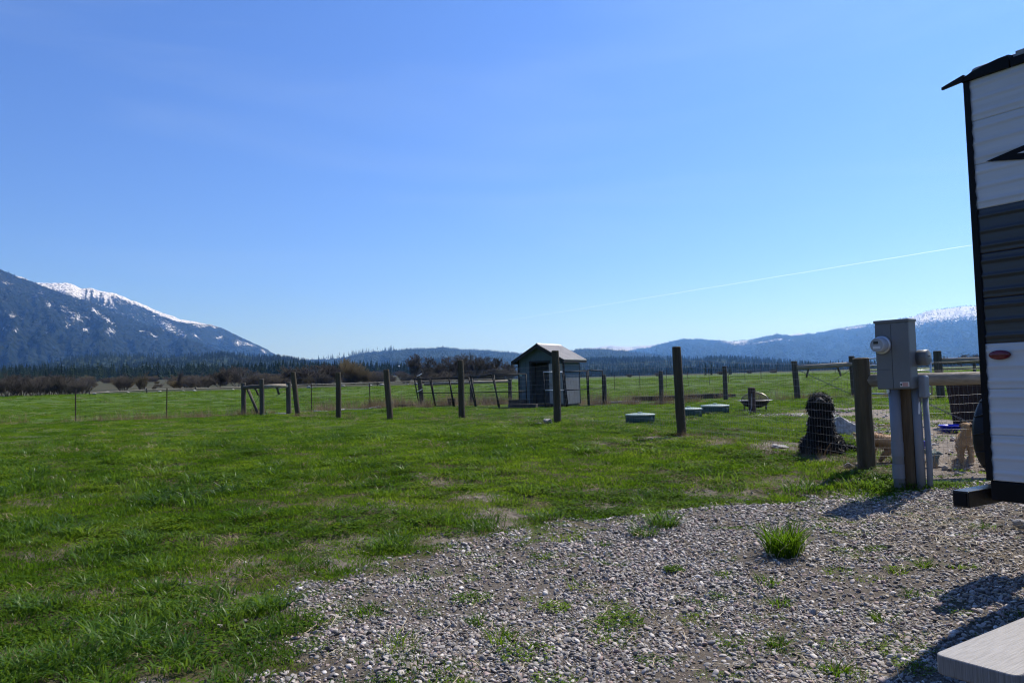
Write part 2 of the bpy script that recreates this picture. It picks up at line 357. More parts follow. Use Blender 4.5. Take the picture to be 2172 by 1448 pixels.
g1 = gnoise(3.5, 8, [(.3, (.03, .045, .012)), (.46, (.05, .085, .014)), (.58, (.085, .105, .03)), (.74, (.14, .115, .07))], .7)
lnv = nd(nt, 'ShaderNodeVectorMath', operation='LENGTH'); L.new(tco.outputs['Object'], lnv.inputs[0]); fmr = nd(nt, 'ShaderNodeMapRange'); fmr.inputs['From Min'].default_value = 10; fmr.inputs['From Max'].default_value = 30; L.new(lnv.outputs['Value'], fmr.inputs['Value'])
g2 = gnoise(.16, 5, [(.3, (.045, .09, .012)), (.7, (.075, .13, .02))])
gm = nd(nt, 'ShaderNodeMix', data_type='RGBA'); L.new(fmr.outputs[0], gm.inputs['Factor']); L.new(gnoise(24, 8, [(.3, (.03, .028, .014)), (.45, (.055, .055, .02)), (.58, (.1, .085, .045)), (.75, (.2, .165, .11))], .75), gm.inputs[6]); g3 = nd(nt, 'ShaderNodeMix', data_type='RGBA'); g3.inputs['Factor'].default_value = .55; L.new(g1, g3.inputs[6]); L.new(g2, g3.inputs[7]); L.new(g3.outputs[2], gm.inputs[7])
cdirt = gnoise(9, 8, [(.3, (.1, .08, .064)), (.7, (.33, .285, .24))], .7); cgrav = gnoise(38, 6, [(.3, (.05, .042, .034)), (.7, (.2, .172, .142))], .8)
cdry = gnoise(14, 8, [(.3, (.06, .06, .022)), (.7, (.2, .155, .085))], .7); ctan = gnoise(.09, 8, [(.35, (.022, .03, .015)), (.65, (.07, .062, .04))], .7)
c = gmix(ca.outputs['Alpha'], gm.outputs[2], ctan); c = gmix(sp.outputs[2], c, cdry); c = gmix(sp.outputs[1], c, cdirt); c = gmix(sp.outputs[0], c, cgrav)
L.new(c, b.inputs['Base Color']); b.inputs['Roughness'].default_value = .95; b.inputs['Specular IOR Level'].default_value = .1
bp = nd(nt, 'ShaderNodeBump'); bp.inputs['Strength'].default_value = .9; bp.inputs['Distance'].default_value = .05; L.new(gnoise(11, 9, rough=.75), bp.inputs['Height']); L.new(bp.outputs[0], b.inputs['Normal'])
tag(link(me, 'ground', m, smooth=True), kind='structure')

# ------------------------------------------------------------------ mountains and forested hills: crest lines as (bearing, elevation) in degrees
def mountain_range(name, sil, dc, db, zb, step, rows, amp, seed, back=.35, pw=1.15, gully=.004):
    """ground rising from a foot at distance db to a crest at distance dc, then falling away behind"""
    sil = np.array(sil); az = np.arange(sil[0, 0], sil[-1, 0], step); el = np.interp(az, sil[:, 0], sil[:, 1])
    el = el + (fbm(az * 3, az * 0, seed, 4) - .5) * .1
    zc = EYE + dc * np.tan(np.radians(el)); s = np.concatenate([np.linspace(0, 1, rows), 1 + np.linspace(.06, 1, 10) * back])
    D = db + (dc - db) * s[:, None] + 0 * az[None]; u = np.radians(az)[None] * dc + 0 * D
    D = D + (fbm(u * gully * .4, u * 0 + 3, seed + 5, 3) - .5) * (dc - db) * .25
    up = np.where(s <= 1, np.clip(s, 0, 1) ** pw, 1 - ((s - 1) / max(back, 1e-6)) ** 1.3 * .8)[:, None]
    Zg = zb + (zc[None] - zb) * up
    env = np.where(s <= 1, 4 * np.clip(s, 0, 1) * (1 - np.clip(s, 0, 1)) + .04, .3)[:, None]
    rid = 1 - np.abs(2 * fbm(u * gully, D * gully * .35, seed + 9, 5) - 1) * 2
    Zg = Zg + env * amp * (rid - .55) + amp * .25 * env * (fbm(u * gully * 6, D * gully * 6, seed + 13, 3) - .5)
    Xg, Yg = D * np.sin(np.radians(az))[None], D * np.cos(np.radians(az))[None]
    return np.stack([Xg, Yg, np.maximum(Zg, 0)], -1), az
def range_obj(name, Pg, mat, snow=None):
    nr, nc = Pg.shape[:2]; me = np_mesh(name, Pg.reshape(-1, 3), grid_faces(nr, nc)[:, ::-1])
    if snow is not None:
        at = me.attributes.new('snow', 'FLOAT', 'POINT'); at.data.foreach_set('value', snow.astype(np.float32).ravel())
    return tag(link(me, name, mat, smooth=True), kind='structure')
def forest_mat(name, dark, light, sc, snow=False):
    m, nt, b = new_mat(name); L = nt.links; t = nd(nt, 'ShaderNodeTexCoord')
    n = nd(nt, 'ShaderNodeTexNoise'); n.inputs['Scale'].default_value = sc; n.inputs['Detail'].default_value = 8; n.inputs['Roughness'].default_value = .7; L.new(t.outputs['Object'], n.inputs['Vector'])
    r = ramp(nt, [(.3, dark), (.72, light)]); L.new(n.outputs['Fac'], r.inputs['Fac']); out = r.outputs['Color']
    if snow:
        a = nd(nt, 'ShaderNodeAttribute'); a.attribute_name = 'snow'; n2 = nd(nt, 'ShaderNodeTexNoise'); n2.inputs['Scale'].default_value = .038; n2.inputs['Detail'].default_value = 7; n2.inputs['Roughness'].default_value = .8
        L.new(t.outputs['Object'], n2.inputs['Vector']); ad = nd(nt, 'ShaderNodeMath', operation='ADD'); nb_ = nd(nt, 'ShaderNodeMath', operation='MULTIPLY_ADD'); nb_.inputs[1].default_value = 2.8; nb_.inputs[2].default_value = -.9; L.new(n2.outputs['Fac'], nb_.inputs[0]); L.new(a.outputs['Fac'], ad.inputs[0]); L.new(nb_.outputs[0], ad.inputs[1])
        mr = nd(nt, 'ShaderNodeMapRange'); mr.inputs['From Min'].default_value = .93; mr.inputs['From Max'].default_value = 1.07; L.new(ad.outputs[0], mr.inputs['Value'])
        mx = nd(nt, 'ShaderNodeMix', data_type='RGBA'); L.new(mr.outputs[0], mx.inputs['Factor']); L.new(out, mx.inputs[6]); mx.inputs[7].default_value = (.6, .62, .66, 1); out = mx.outputs[2]
    L.new(out, b.inputs['Base Color']); b.inputs['Roughness'].default_value = 1; b.inputs['Specular IOR Level'].default_value = 0
    v = nd(nt, 'ShaderNodeTexVoronoi'); v.inputs['Scale'].default_value = sc * 2.2; L.new(t.outputs['Object'], v.inputs['Vector'])
    bp = nd(nt, 'ShaderNodeBump'); bp.invert = True; bp.inputs['Strength'].default_value = .8; bp.inputs['Distance'].default_value = .5 / sc; L.new(v.outputs['Distance'], bp.inputs['Height']); L.new(bp.outputs[0], b.inputs['Normal'])
    return m
MF = forest_mat('mountain_forest_and_snow', (.008, .013, .008), (.02, .027, .016), .018, True)
HF = forest_mat('hill_forest_floor', (.012, .022, .012), (.045, .058, .03), .03)

S_FRONT = [(-47, 9.2), (-43, 11.2), (-38.9, 10.13), (-36.04, 9.17), (-33.2, 7.88), (-31.72, 7.26), (-29.93, 6.44), (-27.8, 5.81), (-25.88, 4.82), (-23.89, 3.99), (-21.85, 3.25), (-19.43, 2.5), (-17.58, 1.9), (-15, 1.0)]
S_BACK = [(-36, 7.5), (-34.64, 7.7), (-32.72, 7.62), (-32.1, 7.55), (-31.72, 7.37), (-31.34, 7.16), (-30.45, 7.13), (-29.67, 7.19), (-29.14, 7.0), (-28.88, 6.83), (-28.21, 6.86), (-27.67, 6.66), (-26.85, 6.47), (-25.88, 6.06), (-25.03, 5.67), (-24.03, 5.18), (-23.02, 4.81), (-21.84, 4.66), (-20.94, 4.56), (-20.33, 4.37), (-19.73, 4.08), (-18.5, 3.45), (-17.57, 2.95), (-16.95, 2.55), (-15.68, 1.8), (-14, .8)]
S_FOOT = [(-47, 2.6), (-40, 2.4), (-35.98, 2.2), (-33.17, 2.0), (-31.7, 2.04), (-30.18, 2.41), (-28.61, 2.67), (-27.26, 2.79), (-25.32, 2.74), (-23.9, 2.63), (-22.44, 2.71), (-20.65, 2.79), (-18.82, 2.67), (-17.57, 2.55), (-16.31, 2.4), (-15.04, 2.21), (-13.42, 1.88), (-11.79, 1.51), (-10.14, 1.2), (-8.13, .74)]
S_CENTER = [(-19, 1.2), (-17.58, 1.67), (-15.04, 2.18), (-13.09, 2.18), (-11.78, 2.35), (-10.44, 2.6), (-8.77, 2.66), (-7.08, 2.7), (-5.71, 2.77), (-5.03, 2.85), (-4.34, 2.7), (-1.94, 2.6), (-.22, 2.42), (1.49, 2.13), (3.21, 2.18), (5.28, 2.46), (6.98, 2.37), (8.66, 2.11), (11.32, 1.68), (13.92, .99)]
S_CFRONT = [(-12.5, .6), (-11.14, 1.02), (-8.78, 1.78), (-6.41, 2.03), (-4.36, 1.98), (-1.62, 1.63), (1.12, 1.21), (3.86, .79)]
S_RMID = [(-.5, .4), (1.45, .86), (3.19, 1.39), (5.26, 1.71), (8.31, 1.75), (11.32, 1.72), (13.3, 1.68), (15.24, 1.64), (17.14, 1.47), (18.99, 1.21), (20.21, 1.0), (21.99, .71), (24.59, .47), (27.37, .31), (30.78, .28), (34.91, .3), (46, .35)]
S_RFAR = [(2, 1.2), (3.88, 1.65), (6.8, 1.97), (8.33, 2.09), (10.01, 2.3), (11.02, 2.54), (12.02, 2.74), (13.18, 2.79), (14.63, 2.63), (15.91, 2.45), (16.86, 2.44), (17.81, 2.6), (18.75, 2.72), (19.67, 2.61), (21.19, 2.8), (22.39, 3.03), (24.15, 3.22), (25.01, 3.29), (26.14, 3.44), (27.26, 3.62), (27.81, 3.77), (28.88, 3.85), (30.19, 3.88), (31.47, 3.84), (33.93, 4.0), (37.34, 3.72), (46, 3.4)]
S_RBACK = [(3.91, 2.2), (6.98, 2.48), (8.34, 2.36), (10.35, 2.43), (12.34, 2.45), (15.9, 2.31), (17.18, 2.46), (18.43, 2.6), (19.37, 2.72), (20.13, 2.84), (20.88, 2.62), (22.65, 2.28)]
PATCHES = [(-32.91, 6.97, .24, .14, 0), (-30.57, 5.68, .34, .24, 0), (-29.74, 5.43, .41, .17, 20), (-29.14, 4.96, .62, .38, 25), (-28.42, 4.88, .24, .1, 30), (-27.94, 5.29, .55, .17, 40), (-27.21, 4.75, .62, .17, 35), (-28.61, 4.13, .28, .17, 0), (-27.15, 4.04, .41, .31, 40), (-32.46, 4.96, .55, .17, 0), (-32.45, 4.15, .34, .14, 0), (-32.99, 4.14, .28, .17, 0), (-25.32, 4.08, .34, .09, 10), (-24.61, 3.83, .45, .14, 35), (-23.72, 4.4, .9, .31, 35), (-22.87, 3.89, .48, .21, 35), (-21.69, 4.47, .69, .17, 5), (-20.79, 4.4, .34, .14, 10), (-21.99, 3.76, .41, .14, 30), (-19.27, 3.23, .34, .28, 0), (-18.66, 3.16, .62, .14, 15), (-20.49, 3.66, .41, .14, 0), (-17.57, 2.65, .34, .14, 30), (-30.82, 3.96, .28, .1, 0), (-29.53, 4.42, .28, .17, 0)]
def bear_elev(Pg): return np.degrees(np.arctan2(Pg[..., 0], Pg[..., 1])), np.degrees(np.arctan2(Pg[..., 2] - EYE, np.hypot(Pg[..., 0], Pg[..., 1])))
def snowfields(Pg, seed):
    a, e = bear_elev(Pg); s = np.zeros(a.shape)
    for ca_, ce, ra, re, rot in PATCHES:
        t = math.radians(-rot); u, v = a - ca_, e - ce; uu, vv = u * math.cos(t) + v * math.sin(t), -u * math.sin(t) + v * math.cos(t)
        s = np.maximum(s, np.exp(-(uu / ra) ** 2 - (vv / re) ** 2) * .5)
    return s
Pf, azf = mountain_range('mountain', [(a_, e_ - .03) for a_, e_ in S_FRONT], 6000, 3200, 20, .07, 130, 150, 3)
a, e = bear_elev(Pf)
sn = snowfields(Pf, 1); cre = np.interp(a, [p[0] for p in S_FRONT], [p[1] for p in S_FRONT])
sn = np.maximum(sn, .12 * S((e - 3.6) / 2.5)); range_obj('mountain', Pf, MF, sn)
Pb, azb = mountain_range('mountain', S_BACK, 7600, 5200, 40, .06, 120, 120, 8)
a, e = bear_elev(Pb); cre = np.interp(a, [p[0] for p in S_BACK], [p[1] for p in S_BACK]); depth = cre - e
top = 1.2 * S((-25.6 - a) / 1.2) + .2; sn = .74 * S(1.15 - depth / top) * S((-19.5 - a) / 4 + .3)
sn = np.maximum(sn, np.maximum(snowfields(Pb, 2), .2 * S((e - 3.2) / 2.2)))
gul = S((fbm(a * 6 + depth * .8, depth * 1.1, 5, 3) - .42) * 6); sn = sn - .4 * gul * (a > -28.6) * (a < -25.7) * S((1.0 - depth) * 4) * S(depth * 5)
range_obj('mountain', Pb, MF, sn)
Pc, _ = mountain_range('hill_ridge', [(a_, e_ - .18) for a_, e_ in S_CENTER], 5200, 3000, 10, .07, 80, 60, 15); range_obj('hill_ridge', Pc, HF)
Pcf, _ = mountain_range('hill_ridge', [(a_, e_ - .25) for a_, e_ in S_CFRONT], 3200, 2000, 6, .07, 50, 30, 19); range_obj('hill_ridge', Pcf, HF)
Prf, _ = mountain_range('mountain', S_RFAR, 9500, 5200, 10, .06, 120, 130, 21)
a, e = bear_elev(Prf); cre = np.interp(a, [p[0] for p in S_RFAR], [p[1] for p in S_RFAR]); d = cre - e
sn = .8 * S(1.2 - d / .95) * S((a - 26.3) / .9) + .75 * np.exp(-((a - 15.9) / 1.1) ** 2 - (d / .22) ** 2) + .55 * np.exp(-((a - 18.2) / 1.8) ** 2 - ((d - .25) / .1) ** 2) + .6 * np.exp(-((a - 23.6) / 1.0) ** 2 - ((d - .12) / .14) ** 2) + .7 * np.exp(-((a - 6.9) / .25) ** 2 - ((d - .22) / .2) ** 2)
range_obj('mountain', Prf, MF, sn)
Prb, _ = mountain_range('mountain', S_RBACK, 14500, 11000, 60, .07, 40, 100, 27)
a, e = bear_elev(Prb); range_obj('mountain', Prb, MF, .45 + .25 * S((a - 19) / .6) + .1 * (a < 11))
Pft, _ = mountain_range('hill_ridge', [(a_, e_ - .3) for a_, e_ in S_FOOT], 2300, 1250, 12, .09, 60, 26, 31); range_obj('hill_ridge', Pft, HF)
Prm, _ = mountain_range('hill_ridge', [(a_, e_ - .3) for a_, e_ in S_RMID], 2400, 1250, 2, .09, 60, 18, 35); range_obj('hill_ridge', Prm, HF)

# ------------------------------------------------------------------ conifer woods: far-off masses of trees
CONI = leaf_mat('conifer_needles', (.013, .026, .013), (.024, .045, .02), (.046, .07, .03), .7, .1, .03)
BARK = M('conifer_bark', (.07, .055, .045), scale=4)
def conifer(seed, tiers=8, spikes=9, bare=.08, rad=.19, gap=0.):
    """a conifer one metre tall: ragged whorls of drooping boughs round a stem"""
    r = np.random.default_rng(seed); mb = MB(); mb.tube([(0, 0, 0), (0, 0, .95)], [.014, .003], 4)
    for i in range(tiers):
        t = i / (tiers - 1); z = bare + (1 - bare) * t ** .95 * .93; R0 = rad * (1 - t) ** .8 + .014; n = spikes - int(3 * t); ph = r.uniform(0, 6.3)
        V = [(0, 0, z + .075 + .03 * (1 - t))]; F = []
        for k in range(2 * n):
            q = R0 * (r.uniform(.8, 1.2) if k % 2 == 0 else r.uniform(.28, .5)); an = ph + math.pi * k / n
            V.append((q * math.cos(an), q * math.sin(an), z - (.02 + .03 * (1 - t)) * (1 if k % 2 == 0 else .1) + r.uniform(-.008, .008)))
        F = [(0, 1 + k, 1 + (k + 1) % (2 * n)) for k in range(2 * n)]; mb.add(V, F)
    me = bpy.data.meshes.new('conifer'); me.from_pydata(mb.v, [], mb.f); me.update(); return me
CON = [conifer(1), conifer(2, 9, 8, .1, .15), conifer(3, 7, 8, .18, .2), conifer(4, 10, 9, .06, .16), conifer(5, 5, 6, .5, .12)]
for c_ in CON: c_.materials.append(CONI)
def pick_on(Pg, n, s0=0., s1=1., rows=None, seed=0):
    r = np.random.default_rng(seed); nr, nc = Pg.shape[:2]; nr = rows or nr
    i = (s0 + (s1 - s0) * r.random(n)) * (nr - 1.01); j = r.random(n) * (nc - 1.01); i0 = i.astype(int); j0 = j.astype(int); fi, fj = (i - i0)[:, None], (j - j0)[:, None]
    return (Pg[i0, j0] * (1 - fj) + Pg[i0, j0 + 1] * fj) * (1 - fi) + (Pg[i0 + 1, j0] * (1 - fj) + Pg[i0 + 1, j0 + 1] * fj) * fi
def forest(name, pts, hmin, hmax, label, seed, slim=(.9, 1.5), kinds=4):
    r = np.random.default_rng(seed); n = len(pts); h = hmin + (hmax - hmin) * r.random(n) ** 1.3; w = h * r.uniform(*slim, n)
    rot = np.zeros((n, 3)); rot[:, 2] = r.uniform(0, 6.28, n); sc = np.stack([w, w, h], 1); p = pts.copy(); p[:, 2] -= .03 * h
    return instancer(name, p, rot, sc, r.integers(0, kinds, n), [src(m_, 'conifer_' + 'abcde'[i], CONI) for i, m_ in enumerate(CON[:max(kinds, 1)])], label, 'forest')
def belt(n, a0, a1, r0, r1, seed, keep=None):
    r = np.random.default_rng(seed); a = np.radians(r.uniform(a0, a1, n)); d = np.sqrt(r.uniform(r0 ** 2, r1 ** 2, n)); x, y = d * np.sin(a), d * np.cos(a)
    if keep is not None: k = keep(np.degrees(a), d, r); x, y = x[k], y[k]
    return np.stack([x, y, hz(x, y)], 1)
pb_ = belt(2600, -40, -7.2, 560, 900, 3, lambda a, d, r: (d > 560 + 120 * np.clip((a + 14) / 7, 0, 1)))
forest('conifer_wood', pb_, 7, 14, 'dark green conifer wood beyond the left field below the snowy mountain', 3)
forest('conifer_wood', pick_on(Pft, 5200, .05, 1.03, 60, 5), 8, 14, 'bluish green wooded foothill behind the dark conifer belt on the left', 5)
forest('conifer_wood', np.concatenate([pick_on(Prm, 6500, .0, 1.03, 60, 6), belt(1100, 1, 34, 950, 1300, 8)]), 8, 14, 'blue green wooded rise behind the shed and the right fence', 6)
forest('conifer_wood', np.concatenate([pick_on(Pc, 9000, .15, 1.02, 80, 9), pick_on(Pc, 500, .985, 1.01, 80, 12)]), 8, 15, 'hazy blue wooded ridge along the middle of the skyline', 9)
forest('conifer_wood', pick_on(Pcf, 3500, .05, 1.02, 50, 10), 9, 17, 'darker blue wooded knoll below the middle ridge', 10)
ac, _e = bear_elev(Pc)
sp_ = Pc[79][(ac[79] > -14.2) & (ac[79] < -8.5)]; r_ = np.random.default_rng(4); sp_ = sp_[r_.integers(0, len(sp_), 60)] + r_.uniform(-15, 15, (60, 3)) * (1, 1, .1)
forest('conifer_wood', sp_, 22, 42, 'thin line of bare topped trees against the sky left of the ridge', 11, (.7, 1.0), 5)
forest('conifer_wood', np.concatenate([pick_on(Prf, 1200, .985, 1.01, 120, 13), pick_on(Prf, 6000, .2, .97, 120, 14)]), 12, 24, 'hazy wooded slopes of the far right mountain', 13)
forest('conifer_wood', np.concatenate([pick_on(Pf, 700, .97, 1.0, 130, 15), pick_on(Pf, 6000, .05, .95, 130, 16)]), 8, 17, 'hazy wooded flank of the snowy mountain on the left', 15)

# ------------------------------------------------------------------ haze over the whole valley
hb = MB().box((0, 0, 639), (40400, 40400, 1280)).build('haze', None); tag(hb, 'thin blue haze over the whole valley', 'haze', kind='stuff')
hm = bpy.data.materials.new('valley_haze'); hm.use_nodes = True; hn = hm.node_tree; hn.nodes.clear()
pv = hn.nodes.new('ShaderNodeVolumePrincipled'); pv.inputs['Color'].default_value = (.2, .46, 1, 1); pv.inputs['Density'].default_value = 8.5e-5; pv.inputs['Anisotropy'].default_value = .58
pv.inputs['Absorption Color'].default_value = (1, 1, 1, 1)
ho = hn.nodes.new('ShaderNodeOutputMaterial'); hn.links.new(pv.outputs[0], ho.inputs['Volume']); hb.data.materials.append(hm)

# ------------------------------------------------------------------ contrail
ca0, ca1 = (R_(-4.66), R_(3.94)), (R_(36.5), R_(8.2)); pts = []
for i in range(41):
    t = i / 40; A = Vector((math.sin(ca0[0]), math.cos(ca0[0]), math.tan(ca0[1]))) * 60000; B = Vector((math.sin(ca1[0]), math.cos(ca1[0]), math.tan(ca1[1]))) * 40000
    p = A.lerp(B, t); p.z += 5 * math.sin(t * 60); pts.append(p)
cm, nt, b = new_mat('ice_trail'); nt.nodes.remove(b); b = nd(nt, 'ShaderNodeBsdfDiffuse'); b.inputs['Color'].default_value = (.9, .93, .97, 1)
tp_ = nd(nt, 'ShaderNodeBsdfTransparent'); tb = nd(nt, 'ShaderNodeBsdfTranslucent'); tb.inputs['Color'].default_value = (.95, .96, 1, 1); mxs = nd(nt, 'ShaderNodeAddShader'); nt.links.new(tb.outputs[0], mxs.inputs[0]); nt.links.new(b.outputs[0], mxs.inputs[1]); mt_ = nd(nt, 'ShaderNodeMixShader'); mt_.inputs[0].default_value = .22; nt.links.new(tp_.outputs[0], mt_.inputs[1]); nt.links.new(mxs.outputs[0], mt_.inputs[2]); nt.links.new(mt_.outputs[0], nt.nodes['Material Output'].inputs['Surface'])
ctr = MB().tube(pts, [2 + 12 * i / 40 for i in range(41)], 8).build('contrail', cm, smooth=True)
tag(ctr, 'thin white contrail slanting up to the right across the blue sky', 'contrail')

# ================================================================== GROUND COVER
GRASS = leaf_mat('grass_blades', (.036, .095, .004), (.068, .15, .006), (.118, .2, .012), .6, .58)
GRASSL = leaf_mat('long_grass_blades', (.036, .092, .006), (.062, .138, .009), (.1, .18, .016), .42, .52, spec=.22)
CLOVER = leaf_mat('clover_leaves', (.045, .105, .004), (.078, .155, .006), (.125, .2, .012), .65, .5)
DRYG = leaf_mat('dry_stalks', (.14, .095, .05), (.24, .175, .1), (.36, .29, .18), .7, .15)
STRAW = leaf_mat('straw', (.38, .3, .18), (.5, .41, .27), (.6, .53, .38), .6, .1)
def blades(n, R, h0, h1, w, lean, droop, seed, flat=0.):
    r = np.random.default_rng(seed); a = r.uniform(0, 6.283, n); q = R * np.sqrt(r.random(n)); bx, by = q * np.cos(a), q * np.sin(a)
    h = h0 + (h1 - h0) * r.random(n) ** 1.4; ph = np.where(r.random(n) < .5, a + r.normal(0, .8, n), r.uniform(0, 6.283, n)); ln = lean * (.3 + r.random(n)); dr = droop * (.5 + r.random(n)); tw = ph + 1.571 + r.normal(0, .7, n)
    V = np.zeros((n, 7, 3)); k = 0
    for t, ws in ((0, .7), (.42, 1.), (.78, .62), (1, 0)):
        o = ln * h * t ** 1.6; cx, cy, cz = bx + np.cos(ph) * o, by + np.sin(ph) * o, h * (t - dr * t ** 2.6) * (1 - flat)
        ww = w * ws * (.7 + .6 * h / h1) * .5; dx, dy = np.cos(tw) * ww, np.sin(tw) * ww
        if t < 1: V[:, k] = np.stack([cx - dx, cy - dy, cz - .004], 1); V[:, k + 1] = np.stack([cx + dx, cy + dy, cz - .004], 1); k += 2
        else: V[:, k] = np.stack([cx, cy, cz], 1)
    o = (np.arange(n) * 7)[:, None]; F4 = np.concatenate([o + [[0, 1, 3, 2]], o + [[2, 3, 5, 4]]]); F3 = o + [[4, 5, 6]]
    return V.reshape(-1, 3), F4, F3
def blade_src(name, mat, *a, **k): V, q, t = blades(*a, **k); return src(np_mesh(name, V, q, t), name, mat)
def leaf_src(name, n, R, s, seed):
    """low rosettes of small round leaves"""
    r = np.random.default_rng(seed); V = []; F = []
    for i in range(n):
        a, q = r.uniform(0, 6.283), R * math.sqrt(r.random()); c = np.array([q * math.cos(a), q * math.sin(a), r.uniform(.008, .035)]); d = r.uniform(0, 6.283); u = np.array([math.cos(d), math.sin(d), r.uniform(-.3, .6)]); v = np.array([-math.sin(d), math.cos(d), r.uniform(-.3, .3)]); z = s * r.uniform(.6, 1.2); o = len(V)
        for x, y in ((0, 0), (.5, .45), (1, .42), (1.35, 0), (1, -.42), (.5, -.45)): V.append(c + u * x * z + v * y * z)
        F.append((o, o + 1, o + 2, o + 3)); F.append((o, o + 3, o + 4, o + 5))
    return src(np_mesh(name, V, F), name, CLOVER)
GS = [blade_src('turf_a', GRASS, 190, .17, .012, .04, .004, .6, .25, 1), blade_src('turf_b', GRASS, 190, .17, .016, .05, .0045, .7, .3, 2), blade_src('turf_c', GRASS, 160, .16, .02, .065, .005, .6, .3, 3),
      blade_src('turf_d', GRASSL, 130, .15, .04, .115, .0055, .6, .35, 4), blade_src('turf_e', GRASSL, 120, .13, .06, .17, .006, .7, .45, 5), blade_src('turf_f', GRASSL, 110, .11, .08, .23, .007, .85, .5, 6),
      leaf_src('turf_g', 150, .17, .014, 7), leaf_src('turf_h', 110, .16, .019, 8), blade_src('turf_i', DRYG, 60, .17, .02, .1, .003, 1.3, .6, 9)]
def scatter(n, r0, r1, az=40, seed=0, pw=2.):
    r = np.random.default_rng(seed); a = np.radians(r.uniform(-az, az, n)); d = (r.uniform(r0 ** pw, r1 ** pw, n)) ** (1 / pw); return d * np.sin(a), d * np.cos(a), r
LONGSPOTS = [(-1.61, 4.67, .55), (-2.0, 5.19, .5), (-3.54, 7.03, .7), (-4.61, 7.62, .7), (-3.39, 5.5, .5), (-2.25, 5.58, .5), (-1.0, 4.1, .4), (-1.75, 6.5, .5), (-4.01, 9.04, .8), (3.21, 8.6, .35), (3.95, 9.0, .35), (2.86, 8.8, .3), (-2.62, 4.5, .5), (-1.2, 7.15, .35), (-.3, 7.75, .3), (.4, 8.05, .25), (-2.9, 6.3, .4), (-5.5, 9.5, .8), (1.3, 8.3, .25)]
X, Y, r_ = [], [], None
for n, r0, r1, sd in ((5200, 3.6, 9, 1), (8200, 9, 17, 2), (5600, 17, 32, 3), (5200, 32, 60, 4), (3600, 60, 100, 14)):
    x, y, r_ = scatter(int(n * 1.14), r0, r1, 46, sd, 2. if r0 < 9 else 1.7); X.append(x); Y.append(y)
x, y = np.concatenate(X), np.concatenate(Y); d = np.hypot(x, y); r_ = np.random.default_rng(5)
gr, di, dry, tan = masks(x, y)
cov = (1 - gr) * (1 - .97 * di) * (1 - .4 * dry) * np.clip(.22 + .78 * S((.6 * fbm(x * 5, y * 5, 47) + .4 * fbm(x * 1.7, y * 1.7, 48) - .4) * 9) + S((d - 7.5) / 3), 0, 1); keep = r_.random(len(x)) < np.where(gr > .5, .07 + .34 * S((fbm(x * 1.4, y * 1.4, 49) - .48) * 8) + .3 * S((.2 - x) / 1.4) * S((fbm(x * 3, y * 3, 50) - .4) * 6), cov); di = np.where(gr > .5, .6, di)
x, y, d, di, dry, gr = (q[keep] for q in (x, y, d, di, dry, gr)); n = len(x)
long_ = np.zeros(n)
for cx, cy, q in LONGSPOTS: long_ = np.maximum(long_, np.exp(-((x - cx) ** 2 + (y - cy) ** 2) / q ** 2))
long_ = long_ * (.2 + fbm(x * 2.8, y * 2.8, 61)) + .3 * S((fbm(x * .8, y * .8, 67) - .56) * 7) * S((-x - .8) / 2) * (1 - S((d - 13) / 5)); clov = fbm(x * .9, y * .9, 71)
u = r_.random(n); idx = np.where(u < .4, 0, np.where(u < .8, 1, 2))
idx = np.where((clov > .5) & (r_.random(n) < .45), np.where(r_.random(n) < .6, 6, 7), idx); idx = np.where(r_.random(n) < .02, 3, idx)
tl_ = S((1.5 - x) / 4) * (1 - S((d - 14) / 6)); idx = np.where(r_.random(n) < .022 * tl_, 3, idx); idx = np.where(r_.random(n) < .01 * tl_, 4, idx); idx = np.where(r_.random(n) < .005 * tl_, 5, idx); idx = np.where((long_ > .32) & (r_.random(n) < .08), 3, idx); idx = np.where((long_ > .42) & (r_.random(n) < .1), 4, idx); idx = np.where((long_ > .6) & (r_.random(n) < .14), 5, idx); idx = np.where((gr > .5) & (idx > 2) & (idx < 6), 7, idx); idx = np.where(r_.random(n) < dry * .6 + di * .4 + .04 + .05 * S((d - 7) / 3) * S((30 - d) / 8) * S((fbm(x * .6, y * .6, 83) - .45) * 6), 8, idx)
sc = np.where(d < 9, 1., np.where(d < 17, 1.15, np.where(d < 32, 1.5, np.where(d < 60, 2.0, 2.6)))) * r_.uniform(.75, 1.25, n); sc = np.where(gr > .5, sc * r_.uniform(.3, .65, n), sc); scl = np.stack([sc * 1.15, sc * 1.15, np.where(d < 17, sc, 1.05 + .01 * d) * r_.uniform(.6, 1.1, n)], 1)
rot = np.stack([r_.normal(0, .08, n), r_.normal(0, .08, n), r_.uniform(0, 6.283, n)], 1)
instancer('lawn_grass', np.stack([x, y, hz(x, y)], 1), rot, scl, idx, GS, 'green lawn and pasture grass growing across the yard and field', 'grass')

# dry weeds along the fence lines
WS = [blade_src('weed_a', DRYG, 45, .16, .08, .38, .0045, .5, .15, 21), blade_src('weed_b', DRYG, 34, .2, .1, .6, .005, .45, .1, 22), blade_src('weed_c', DRYG, 60, .2, .04, .16, .004, 1.2, .5, 23)]
r_ = np.random.default_rng(77); P_ = []
for LN, nn, wd in ((MIDLINE, 620, .4), (MIDLINE2, 330, .45), (NEARLINE, 220, .22)):
    A = np.array(LN); k = r_.integers(0, len(A) - 1, nn); t = r_.random((nn, 1)); P_.append(A[k] * (1 - t) + A[k + 1] * t + r_.normal(0, wd, (nn, 2)))
P_.append(np.stack([r_.normal(-1.5, 2.2, 240), r_.normal(36, .8, 240)], 1)); P_.append(np.stack([r_.normal(-4.6, .9, 90), r_.normal(33.6, .6, 90)], 1)); P_.append(np.stack([r_.normal(5.5, 2.5, 160), r_.normal(36, 1.2, 160)], 1))
